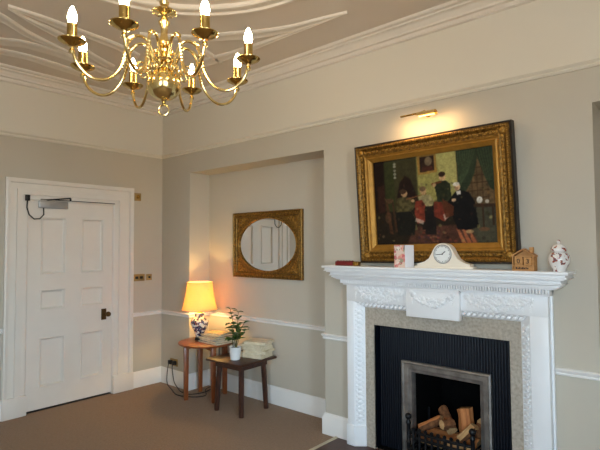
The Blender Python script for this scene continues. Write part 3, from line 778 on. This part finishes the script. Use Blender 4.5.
for a in angs:
    x, z = rect_pt(a); L1.append(sp.bm.verts.new((x, -.014, z)))
    ex, ez = ORX*math.cos(a), ORZ*math.sin(a); r_ = 1
    e = 1/math.sqrt((math.cos(a)/ORX)**2+(math.sin(a)/ORZ)**2)
    ex, ez = e*math.cos(a), e*math.sin(a)
    L2.append(sp.bm.verts.new((ex, -.014, OZ+ez))); L3.append(sp.bm.verts.new((ex, -.003, OZ+ez)))
N = len(angs)
for i in range(N):
    j = (i+1) % N
    sp.bm.faces.new((L1[i], L1[j], L2[j], L2[i])); sp.bm.faces.new((L2[i], L2[j], L3[j], L3[i]))
sp.build('spandrel', M['gilt'], mi, world=False, smooth=25)
rm = MB().tube([(ORX*math.cos(2*PI*i/80), -.016, OZ+ORZ*math.sin(2*PI*i/80)) for i in range(80)], .009, 10, closed=True)
rm.build('oval_rim', M['giltdark'], mi, world=False)
oc = MB(); rnd = random.Random(11)
for sx in (-1, 1):
    for sz in (-1, 1):
        oc = MB()
        for i in range(34):
            u_, v_ = rnd.random(), rnd.random()
            x = sx*(MW/2-.065-u_*.16*(1-v_*.7)); z = OZ+sz*(MH/2-.065-v_*.15*(1-u_*.7))
            if (x/ORX)**2+((z-OZ)/ORZ)**2 > 1.16: oc.ball((x, -.017, z), rnd.uniform(.008, .015), 1, (rnd.uniform(.8, 1.6), .6, rnd.uniform(.8, 1.6)), (0, rnd.uniform(0, 3), 0))
        oc.build('corner_carving', M['giltdark'], mi, world=False)
oc = MB()
def edge_orn(x, z): oc.ball((x, -.029, z), .0075, 1, (1, .6, 1))
for i in range(52):
    x = -MW/2+.03+(MW-.06)*i/51; edge_orn(x, .027); edge_orn(x, MH-.027)
for i in range(1, 35):
    z = .027+(MH-.054)*i/35; edge_orn(-MW/2+.027, z); edge_orn(MW/2-.027, z)
oc.build('frame_beading', M['giltdark'], mi, world=False)
g = MB(); vs = [g.bm.verts.new((ORX*1.01*math.cos(2*PI*i/80), -.006, OZ+ORZ*1.01*math.sin(2*PI*i/80))) for i in range(80)]
g.bm.faces.new(vs); 
g.build('mirror_glass', M['mirror'], mi, world=False, smooth=0)
MB().box((-MW/2+.03, -.002, .03), (MW/2-.03, 0, MH-.03)).build('backing_board', M['framedark'], mi, world=False, smooth=0)

# ------------------------------------------------------------------ chandelier
CX, CY = 2.9204, -1.8981
ch = empty('chandelier', (CX, CY, 2.2), 'polished brass eight arm chandelier with lit candle bulbs hanging from ceiling', 'chandelier')
def L(prof, name, m=M['brass'], n=28): return MB().lathe(prof, (CX, CY, 0), n).build(name, m, ch)
L([(.0, 2.226), (.006, 2.229), (.012, 2.236), (.008, 2.242), (.014, 2.248), (.02, 2.254)], 'bottom_finial')
MB().tube([(CX+.025*math.cos(2*PI*i/24)*math.cos(.7), CY+.025*math.cos(2*PI*i/24)*math.sin(.7), 2.203+.025*math.sin(2*PI*i/24)) for i in range(24)], .0038, 8, closed=True).build('pull_ring', M['brass'], ch)
L([(.012, 2.25), (.034, 2.256), (.058, 2.27), (.076, 2.294), (.082, 2.322), (.078, 2.348), (.064, 2.372), (.046, 2.386), (.03, 2.392)], 'globe')
L([(.03, 2.39), (.04, 2.396), (.03, 2.404), (.018, 2.41), (.018, 2.424), (.05, 2.432), (.058, 2.442), (.05, 2.452), (.03, 2.458), (.026, 2.47), (.042, 2.478), (.045, 2.488), (.03, 2.5), (.022, 2.515), (.028, 2.53), (.02, 2.545), (.016, 2.58), (.018, 2.61), (.026, 2.625), (.028, 2.635), (.018, 2.645), (.012, 2.66), (.02, 2.668), (.05, 2.676), (.057, 2.684), (.05, 2.69), (.03, 2.70), (.02, 2.715), (.024, 2.73), (.014, 2.745), (.01, 2.78), (0, 2.79)], 'centre_column')
gl_ = MB(); g2_ = MB(); g3_ = MB(); g4_ = MB()      # gadroon leaves at the globe shoulder, the hub and the upper flange
for i in range(16):
    a = 2*PI*i/16
    gl_.ball((CX+.072*math.cos(a), CY+.072*math.sin(a), 2.364), .012, 1, (.7, .7, 1.8))
    g2_.ball((CX+.05*math.cos(a+.2), CY+.05*math.sin(a+.2), 2.41), .011, 1, (.7, .7, 1.6))
for i in range(10):
    a = 2*PI*i/10; g3_.ball((CX+.05*math.cos(a), CY+.05*math.sin(a), 2.682), .012, 1, (1, 1, .6)); g4_.ball((CX+.03*math.cos(a), CY+.03*math.sin(a), 2.53), .01, 1, (.7, .7, 2))
for g_ in (gl_, g2_, g3_, g4_): g_.build('leaf_ornament', M['brass'], ch)
# chain and ceiling rose
cn = MB(); z = 2.79; i = 0
while z < 3.13:
    a = PI/2*(i % 2)
    cn.tube([(CX+.012*math.cos(2*PI*q/12)*math.cos(a), CY+.012*math.cos(2*PI*q/12)*math.sin(a), z+.018+.02*math.sin(2*PI*q/12)) for q in range(12)], .0035, 6, closed=True); z += .031; i += 1
cn.build('chain', M['brass'], ch)
L([(.01, 3.13), (.02, 3.14), (.05, 3.16), (.065, 3.185), (.07, CZ+.001)], 'ceiling_rose')
def cr(pts, n=8):
    out = []; P_ = [Vector(p) for p in pts]
    for j in range(len(P_)-1):
        p0, p1, p2, p3 = P_[max(j-1, 0)], P_[j], P_[j+1], P_[min(j+2, len(P_)-1)]
        for q in range(n):
            f = q/n; out.append(.5*((2*p1)+(p2-p0)*f+(2*p0-5*p1+4*p2-p3)*f*f+(3*p1-p0-3*p2+p3)*f**3))
    out.append(P_[-1]); return out
arm_path = cr([(.045, 0, .235), (.058, 0, .29), (.085, 0, .335), (.125, 0, .345), (.165, 0, .315), (.182, 0, .265), (.197, 0, .20), (.225, 0, .145), (.268, 0, .108), (.315, 0, .10), (.362, 0, .12), (.398, 0, .165), (.4136, 0, .225)])
proto = None
th0 = math.radians(305.09)
for i in range(8):
    a = th0+i*PI/4
    if proto is None:
        mb = MB().tube(arm_path, .0072, 10)
        # acanthus leaf, curl and collars that belong to the casting of the arm
        for t_ in range(7): mb.ball((.178+.004*t_, 0, .275-.016*t_), .012-.0006*t_, 1, (1, 1, 1.3), (0, .4, 0))
        for t_ in range(4): mb.ball((.150+.006*t_, .0, .335-.004*t_), .011, 1)
        mb.tube([(.105+.026*math.cos(q*.42+1.2)*(1-q*.045), 0, .195+.03*math.sin(q*.42+1.2)*(1-q*.045)) for q in range(15)], .005, 8)
        mb.tube(cr([(.182, 0, .255), (.165, 0, .215), (.135, 0, .2), (.125, 0, .222)]), .005, 8)
        mb.lathe([(.009, .19), (.013, .2), (.009, .21)], (.4125, 0, 0), 14)
        arm = mb.build('arm', M['brass'], ch, world=False)
        pan = MB().lathe([(0, .219), (.012, .219), (.02, .226), (.034, .229), (.05, .238), (.056, .244), (.0565, .247), (.05, .246), (.034, .236), (.02, .236), (0, .236)], (.4136, 0, 0), 32).build('drip_pan', M['brass2'], arm, world=False)
        MB().lathe([(0, .236), (.026, .236), (.026, .244), (.0215, .249), (.0205, .31), (.022, .316), (.0, .316)], (.4136, 0, 0), 24).build('candle_tube', M['brass2'], arm, world=False)
        MB().lathe([(.012, .316), (.0165, .326), (.0195, .34), (.019, .354), (.0145, .372), (.008, .388), (.003, .396), (0, .398)], (.4136, 0, 0), 20).build('candle_bulb', M['bulb'], arm, world=False)
        proto = arm
        arm.rotation_euler.z = a; arm.location.z = -.012
    else:
        c_ = proto.copy(); COL.objects.link(c_); c_.parent = ch; c_.rotation_euler.z = a
        for kid in list(proto.children):
            d_ = kid.copy(); COL.objects.link(d_); d_.parent = c_

# ------------------------------------------------------------------ tables in the recess
TX, TY, TZ = .87, -.03, .57
rt = empty('round_table', (TX, TY, 0), 'round orange wood side table carrying the lit lamp', 'table')
MB().lathe([(0, TZ-.022), (.276, TZ-.022), (.286, TZ-.016), (.288, TZ-.008), (.284, TZ-.002), (.276, TZ), (0, TZ)], (TX, TY, 0), 64).build('tabletop', M['oak'], rt)
LEGS = [(.787, -.225), (.665, .045), (1.07, -.105), (.925, .165)]
for x, y in LEGS:
    d = Vector((x-TX, y-TY)); tpx = TX+d.x*.93; tpy = TY+d.y*.93
    mb = MB(); mb.box((-.025, -.025, 0), (.025, .025, TZ-.02), .004)
    for v in mb.bm.verts:
        s_ = .8+.2*v.co.z/.55; v.co.x *= s_; v.co.y *= s_
    lg = mb.build('leg', M['oak'], rt, world=False); lg.rotation_euler = (0, 0, math.atan2(d.y, d.x)); lg.location = (d.x, d.y, 0)
ap = MB()      # arched apron boards between the legs
order = [0, 2, 3, 1]
for i in range(4):
    A = Vector((*LEGS[order[i]], 0)); B = Vector((*LEGS[order[(i+1) % 4]], 0)); nrm_ = (B-A).cross(Vector((0, 0, 1))).normalized()*.009
    m_ = 10; tops = []; 
    for q in range(m_+1):
        t_ = q/m_; p = A.lerp(B, t_); zb = TZ-.075+.04*math.sin(PI*t_)
        tops.append([ap.bm.verts.new((p.x+s_*nrm_.x, p.y+s_*nrm_.y, z)) for s_, z in ((1, zb), (1, TZ-.021), (-1, TZ-.021), (-1, zb))])
    for P0, P1 in zip(tops, tops[1:]):
        for j in range(4): ap.bm.faces.new((P0[j], P1[j], P1[(j+1) % 4], P0[(j+1) % 4]))
ap.build('apron', M['oak'], rt)

DX, DYY, DTZ = 1.425, -.05, .49
dt = empty('stool_table', (DX, DYY, 0), 'small square dark wood table with splayed legs and a thick top', 'table', rz=math.radians(2))
MB().box((-.24, -.24, DTZ-.022), (.24, .24, DTZ), .006).build('tabletop', M['darkwood'], dt, world=False)
fr_ = MB()
for sgn in (-1, 1):
    fr_.box((-.17, sgn*.165-.01, DTZ-.075), (.17, sgn*.165+.01, DTZ-.02)); fr_.box((sgn*.165-.01, -.17, DTZ-.075), (sgn*.165+.01, .17, DTZ-.02))
fr_.build('apron', M['darkwood'], dt, world=False)
for sx in (-1, 1):
    for sy in (-1, 1):
        MB().tube([(sx*.166, sy*.164, 0), (sx*.158, sy*.156, .2), (sx*.145, sy*.143, DTZ-.02)], [.023, .025, .025], 8).build('leg', M['darkwood'], dt, world=False)

# lamp
LX, LY = .75, -.028
lp = empty('table_lamp', (LX, LY, TZ), 'lit table lamp with blue floral porcelain base and cream bell shade', 'lamp')
def LL(prof, name, m, par=lp, n=36, cap=True): return MB().lathe([(r, z+TZ) for r, z in prof], (LX, LY, 0), n, cap).build(name, m, par)
LL([(.0, .0015), (.05, .0015), (.052, .01), (.046, .022), (.04, .03), (0, .03)], 'foot', M['ink'])
LL([(.038, .03), (.04, .04), (.054, .085), (.078, .13), (.092, .168), (.093, .19), (.083, .214), (.062, .232), (.05, .242), (.049, .268), (.055, .276), (.044, .282), (0, .282)], 'porcelain_body', M['imari_lamp'])
LL([(.0, .28), (.03, .28), (.026, .288), (.012, .292), (.01, .30), (.016, .305), (.016, .33), (0, .33)], 'bulb_holder', M['brass'])
LL([(.01, .33), (.022, .35), (.028, .375), (.024, .40), (.012, .415), (0, .418)], 'bulb', M['lampbulb'])
shp = [(.181, .318), (.172, .35), (.16, .40), (.15, .45), (.142, .50), (.136, .55), (.133, .60)]
sd = LL(shp+[(r-.0015, z) for r, z in shp[::-1]], 'shade', M['shade'], cap=False)
for r, z in ((.181, .318), (.133, .60)):
    tm = MB().tube([(LX+r*math.cos(2*PI*i/48), LY+r*math.sin(2*PI*i/48), TZ+z) for i in range(48)], .0035, 8, closed=True)
    tm.build('shade_trim', M['shade'], sd)
sp_ = MB()
for i in range(3):
    a = 2*PI*i/3; sp_.tube([(LX, LY, TZ+.47), (LX+.139*math.cos(a), LY+.139*math.sin(a), TZ+.53)], .002, 6)
sp_.tube([(LX, LY, TZ+.415), (LX, LY, TZ+.475)], .003, 6)
sp_.build('shade_carrier', M['brass'], sd)
cd = MB().tube(cr([(LX+.03, LY+.04, TZ+.016), (LX-.01, .17, TZ+.012), (LX-.03, .245, TZ+.012), (LX-.035, .262, TZ-.05), (.715, .26, .3), (.74, .22, .12), (.755, .1, .02), (.70, -.09, .008), (.55, -.11, .008), (.42, -.06, .008), (.33, -.05, .06), (.29, -.05, .2), (.29, -.04, .25)]), .0045, 8)
cd.build('power_cord', M['cable'], lp)
ec = MB().tube(cr([(.215, -.045, .25), (.21, -.06, .15), (.24, -.08, .04), (.38, -.12, .008), (.6, -.2, .008), (.78, -.14, .008), (.84, -.02, .008), (.74, .06, .03), (.705, .2, .05), (.73, .24, .12), (.76, .235, .2)]), .0045, 8).build('loose_flex', M['cable'])
tag(ec, 'dark flex trailing from the socket along the carpet under the round table', 'cable')

# magazines on the round table
z = TZ; rnd = random.Random(4)
mg = [(.31, .24, .018, 'mag_dark', -8, 0, 0, 'bottom magazine of the pile, dark, on the round table'), (.30, .23, .018, 'mag_grey', -12, .004, .0, 'second magazine from the bottom of the pile, grey'),
      (.31, .23, .02, 'mag_grey', -5, -.004, .004, 'grey magazine in the middle of the pile beside the lamp'), (.28, .21, .014, 'mag_dark', -16, .006, -.004, 'dark magazine just below the top two of the pile'),
      (.27, .2, .014, 'mag_grey', -2, -.016, .01, 'grey magazine right under the topmost one of the pile'), (.22, .15, .012, 'mag_tan', 6, -.02, .02, 'smaller tan booklet on top of the magazine pile')]
for w_, d_, h_, m_, r_, ox, oy, lab in mg:
    mb = MB().box((-w_/2, -d_/2, .0), (w_/2, d_/2, h_), .001, 1)
    o = mb.build('magazine', M[m_], None, world=False); o.location = (.995+ox, .005+oy, z); o.rotation_euler.z = math.radians(r_+6)
    MB().box((-w_/2+.002, -d_/2-.0006, .002), (w_/2-.0, d_/2+.0006, h_-.002)).box((-w_/2+.002, -d_/2+.001, .002), (w_/2+.0006, d_/2-.001, h_-.002)).build('pages', M['paper'], o, world=False, smooth=0)
    tag(o, lab, 'magazine', 'magazines on the round table'); z += h_

# booklets on the dark table
z = DTZ; names = ['bottom', 'second lowest', 'third from bottom', 'fourth from bottom', 'fifth from bottom', 'topmost']
for i in range(6):
    h_ = (.016, .028, .026, .03, .026, .024)[i]; w_, d_ = .25-.004*i, .19
    mb = MB().box((-w_/2, -d_/2, 0), (w_/2, d_/2, .0018)).box((-w_/2, -d_/2, h_-.0018), (w_/2, d_/2, h_)).box((-w_/2, d_/2-.002, 0), (w_/2, d_/2, h_))
    o = mb.build('booklet', M['paper_cover'] if i % 2 else M['paper'], None, world=False, smooth=0)
    o.location = (1.515+rnd.uniform(-.014, .014), .075+rnd.uniform(-.01, .01), z); o.rotation_euler.z = math.radians(13+rnd.uniform(-9, 9))
    MB().box((-w_/2+.003, -d_/2+.003, .0018), (w_/2-.003, d_/2-.002, h_-.0018)).build('pages', M['paper'], o, world=False, smooth=0)
    tag(o, f'{names[i]} cream booklet of the pile on the dark table behind the plant', 'booklet', 'cream booklets on the dark table'); z += h_

# plant
px, py = 1.455, -.155
pp = empty('potted_plant', (px, py, DTZ), 'green leafy plant in a white pot on the dark table', 'plant')
MB().lathe([(0, 0), (.04, 0), (.045, .004), (.052, .06), (.056, .115), (.058, .12), (.053, .12), (.05, .105), (0, .105)], n=32).build('pot', M['pot'], pp, world=False)
MB().lathe([(.0, .1), (.051, .1), (.049, .108), (0, .112)], n=20).build('soil', M['soil'], pp, world=False)
stm = MB(); lv = MB(); rnd = random.Random(21)
def leaf_mesh(base, dirv, L_, W_):
    dirv = dirv.normalized(); side = dirv.cross(Vector((0, 0, 1))); side.normalize(); up_ = side.cross(dirv)
    rows = []
    for q in range(7):
        t_ = q/6; w_ = W_*math.sin(PI*min(1, t_*.92+.06))**.8*(1-.25*t_); droop = -.25*L_*t_*t_
        c_ = base+dirv*L_*t_+Vector((0, 0, droop))
        rows.append([lv.bm.verts.new(c_+side*w_*s_+up_*abs(s_)*w_*.35) for s_ in (-1, 0, 1)])
    for A, B in zip(rows, rows[1:]):
        for j in range(2): lv.bm.faces.new((A[j], A[j+1], B[j+1], B[j]))
stems = [((.0, .0), (-.07, -.0, .46)), ((.012, .0), (.02, .02, .44)), ((-.01, .01), (-.03, -.03, .33)), ((.01, -.01), (.09, .03, .34)), ((0, .012), (.06, .06, .26)), ((-.008, -.012), (.03, -.05, .24))]
for (bx, by), (ex, ey, ez) in stems:
    a_ = Vector((bx, by, .1)); c_ = Vector((ex, ey, ez)); mid = a_.lerp(c_, .5)+Vector((bx-ex*.2, by-ey*.2, .01))
    pth = cr([a_, mid, c_], 6); stm.tube(pth, [.004-.002*i/(len(pth)-1) for i in range(len(pth))], 6)
    n_ = int((ez-.1)/.042)
    for i in range(2, n_+1):
        p = pth[min(len(pth)-1, int((i/n_)*(len(pth)-1)))]; sz = .115*(1-.45*(p.z-.1)/.36)
        for s_ in (0, 1):
            an = rnd.uniform(-.5, .5)+s_*PI+i*.9
            leaf_mesh(p, Vector((math.cos(an), math.sin(an), rnd.uniform(.15, .7))), sz*rnd.uniform(.8, 1.15), sz*.34)
stm.build('stems', M['stem'], pp, world=False)
lv.build('leaves', M['leaf'], pp, world=False)

# ------------------------------------------------------------------ things on the mantel shelf
MZ = 1.392
# red box
t = empty('trinket_box', (2.735, -.13, MZ), 'long low dark red box with a gold end at the left of the shelf', 'box', rz=math.radians(4))
MB().box((-.105, -.025, 0), (.055, .025, .034), .006).build('box_body', M['redbox'], t, world=False)
MB().box((.055, -.024, 0), (.1, .024, .033), .004).build('end_cap', M['giltdark'], t, world=False)
lid = MB()
for i in range(6): lid.ball((-.09+.026*i, 0, .034), .013, 1, (1, 1.4, .6))
lid.build('lid_beading', M['redbox'], t, world=False)
# greeting card
t = empty('greeting_card', (3.165, -.17, MZ), 'standing greeting card with a pink floral front and white back leaf', 'card')
MB().box((0, -.001, 0), (.082, .001, .157)).build('front_leaf', M['card'], t, world=False, smooth=0).rotation_euler.z = math.radians(2)
o = MB().box((0, -.001, 0), (.082, .001, .157)).build('back_leaf', M['cardwhite'], t, world=False, smooth=0); o.location = (.082, .003, 0); o.rotation_euler.z = math.radians(70)
# mantel clock
t = empty('mantel_clock', (3.52, -.125, MZ), 'cream napoleon hat mantel clock with a round white dial', 'clock')
out_ = [(-.185, .014), (-.185, .03), (-.165, .034), (-.13, .045), (-.10, .066), (-.082, .095), (-.066, .128)]
arc = [(.073*math.cos(a), .095+.073*math.sin(a)) for a in np.linspace(PI*.86, PI*.14, 13)]
poly = out_[:-1]+arc+[(-x, z) for x, z in out_[:-1][::-1]]
MB().prism([(x, z) for x, z in poly], 'y', -.03, .03).build('clock_case', M['cream'], t, world=False)
MB().box((-.205, -.04, 0), (.205, .04, .016), .005).build('clock_base', M['cream'], t, world=False)
bz = MB().tube([(.06*math.cos(2*PI*i/40), -.032, .095+.06*math.sin(2*PI*i/40)) for i in range(40)], .004, 10, closed=True).build('bezel', M['chrome'], t, world=False)
d = MB().lathe([(0, 0), (.059, 0), (.059, .004), (0, .004)], n=40); bmesh.ops.transform(d.bm, matrix=Matrix.Translation((0, -.03, .095)) @ Matrix.Rotation(PI/2, 4, 'X'), verts=d.bm.verts)
dl = d.build('dial', M['dial'], t, world=False)
tk = MB()
for i in range(12):
    a = i*PI/6; ca, sa = math.sin(a), math.cos(a)
    tk.tube([(.046*ca, -.0345, .095+.046*sa), (.052*ca, -.0345, .095+.052*sa)], .0013, 6)
tk.tube([(.0525*math.cos(2*PI*i/48), -.0343, .095+.0525*math.sin(2*PI*i/48)) for i in range(48)], .0009, 6, closed=True)
tk.build('hour_marks', M['ink'], dl, world=False)
MB().tube([(0, -.036, .095), (-.044, -.036, .091)], .002, 6).build('minute_hand', M['ink'], dl, world=False)
MB().tube([(0, -.037, .095), (.02, -.037, .113)], .0026, 6).ball((0, -.037, .095), .005, 1).build('hour_hand', M['ink'], dl, world=False)
# wooden house calendar
t = empty('perpetual_calendar', (4.032, -.15, MZ), 'small pale wood house shaped block calendar on the shelf', 'calendar', rz=math.radians(-2)); t.scale = (.93, .93, .93)
hs = MB()
hs.box((-.065, -.035, 0), (.065, .035, .006)); hs.box((-.065, -.035, 0), (-.058, .035, .094)); hs.box((.058, -.035, 0), (.065, .035, .094)); hs.box((-.06, .028, 0), (.06, .035, .094)); hs.box((-.06, -.034, .03), (.06, .03, .036)); hs.box((-.06, -.03, .088), (.06, .03, .094))
hs.prism([(-.064, .09), (.064, .09), (0, .128)], 'y', .0, .035)
hs.build('house_body', M['pine'], t, world=False, smooth=0)
rf = MB().prism([(-.07, .09), (0, .133), (.07, .09), (.07, .098), (0, .142), (-.07, .098)], 'y', -.038, .038)
rf.build('roof', M['pine'], t, world=False, smooth=0)
MB().box((.03, -.0, .115), (.052, .022, .15)).build('chimney', M['pine'], t, world=False, smooth=0)
mbk = MB().box((-.056, -.03, .0062), (.056, .025, .0295), .001).build('month_block', M['pine'], t, world=False, smooth=0)
tx = MB()
for i, (a, b) in enumerate(((-.045, -.036), (-.033, -.027), (-.024, -.017), (-.014, -.009), (-.006, .003), (.006, .013), (.016, .021), (.024, .032))):
    tx.box((a, -.0312, .012), (b, -.0298, .0235 if i % 2 == 0 else .02))
tx.build('month_lettering', M['ink'], mbk, world=False, smooth=0)
def digit(ch_, par, size=.042):
    cu = bpy.data.curves.new('d', 'FONT'); cu.body = ch_; cu.size = size; cu.align_x = 'CENTER'; cu.align_y = 'CENTER'; cu.extrude = .0006
    ob = bpy.data.objects.new('d', cu); COL.objects.link(ob); bpy.context.view_layer.update()
    me = bpy.data.meshes.new_from_object(ob.evaluated_get(bpy.context.evaluated_depsgraph_get())); COL.objects.unlink(ob); bpy.data.objects.remove(ob)
    me.name = 'numeral'; me.materials.clear(); me.materials.append(M['ink'])
    o_ = bpy.data.objects.new('numeral', me); COL.objects.link(o_); o_.parent = par
    o_.rotation_euler = (PI/2, 0, 0); return o_
for x, c_ in ((-.028, '0'), (.028, '3')):
    cb = MB().box((x-.025, -.031, .037), (x+.025, .019, .087), .003, 1).build('date_cube', M['pine'], t, world=False, smooth=0)
    n_ = digit(c_, cb); n_.location = (x, -.0316, .061)
# ginger jar
t = empty('ginger_jar', (4.212, -.125, MZ), 'lidded white porcelain jar with red flowers at the right end of the shelf', 'jar')
MB().lathe([(0, 0), (.034, 0), (.036, .004), (.034, .012), (.046, .03), (.056, .055), (.058, .075), (.053, .095), (.042, .108), (.034, .112), (.033, .118), (0, .118)], n=36).build('jar_body', M['imari_jar'], t, world=False)
ld = MB().lathe([(.041, .116), (.043, .12), (.042, .13), (.034, .144), (.022, .154), (.012, .158), (0, .158)], n=32).build('jar_lid', M['imari_jar'], t, world=False)
MB().lathe([(.006, .156), (.006, .161), (.011, .168), (.011, .174), (.006, .181), (0, .183)], n=16).build('lid_knob', M['imari_jar'], ld, world=False)

# ------------------------------------------------------------------ lights
W_ = bpy.data.worlds.new('world'); S.world = W_; W_.use_nodes = True
nt = W_.node_tree; bg = nt.nodes['Background']
tc = nt.nodes.new('ShaderNodeTexCoord'); sx = nt.nodes.new('ShaderNodeSeparateXYZ'); rp = nt.nodes.new('ShaderNodeValToRGB')
nt.links.new(tc.outputs['Generated'], sx.inputs[0]); nt.links.new(sx.outputs['Z'], rp.inputs['Fac'])
rp.color_ramp.elements[0].position = .0; rp.color_ramp.elements[0].color = (.46, .46, .44, 1)
rp.color_ramp.elements[1].position = .02; rp.color_ramp.elements[1].color = (.60, .81, 1.0, 1)
nt.links.new(rp.outputs['Color'], bg.inputs['Color']); bg.inputs['Strength'].default_value = 24.0
def area(name, loc, rot, sx_, sy_, e, col, portal=False):
    l = bpy.data.lights.new(name, 'AREA'); l.shape = 'RECTANGLE'; l.size = sx_; l.size_y = sy_; l.energy = e; l.color = col
    if portal: l.cycles.is_portal = True
    o = bpy.data.objects.new(name, l); COL.objects.link(o); o.location = loc; o.rotation_euler = rot; return o
for i, (a, b) in enumerate(WIN):
    area('window_portal_right', (RX+.2, (a+b)/2, (WZ0+WZ1)/2), (0, PI/2, 0), WZ1-WZ0, b-a, 1, (1, 1, 1), True)
area('window_portal_front', ((WF[0]+WF[1])/2, RY-.2, (WZ0+WZ1)/2), (PI/2, 0, 0), WF[1]-WF[0], WZ1-WZ0, 1, (1, 1, 1), True)
def point(name, loc, e, col, r):
    l = bpy.data.lights.new(name, 'POINT'); l.energy = e; l.color = col; l.shadow_soft_size = r
    o = bpy.data.objects.new(name, l); COL.objects.link(o); o.location = loc; return o
point('lamp_light', (LX, LY, TZ+.44), 10.5, (1, .68, .25), .02)
l = area('picture_strip_light', (3.36, -.15, 2.435), (math.radians(40), 0, 0), .36, .04, 1.7, (1, .62, .28))

# ------------------------------------------------------------------ camera
cam = bpy.data.cameras.new('camera'); co = bpy.data.objects.new('camera', cam); COL.objects.link(co); S.camera = co
fpx, yaw, pit, rol = 484.79, math.radians(41.0174), math.radians(2.4261), math.radians(-.3483)
cam.sensor_width = 36; cam.lens = fpx*36/600; cam.clip_start = .02
fw = Vector((-math.sin(yaw)*math.cos(pit), math.cos(yaw)*math.cos(pit), math.sin(pit)))
r0 = fw.cross(Vector((0, 0, 1))).normalized(); u0 = r0.cross(fw)
r2 = r0*math.cos(rol)+u0*math.sin(rol); u2 = u0*math.cos(rol)-r0*math.sin(rol)
mm = Matrix((r2, u2, -fw)).transposed().to_4x4(); mm.translation = (4.9225, -3.2077, 1.55)
co.matrix_world = mm
S.view_settings.view_transform = 'Standard'; S.view_settings.look = 'None'; S.view_settings.gamma = 1
S.view_settings.use_curve_mapping = False; S.view_settings.exposure = 0.26
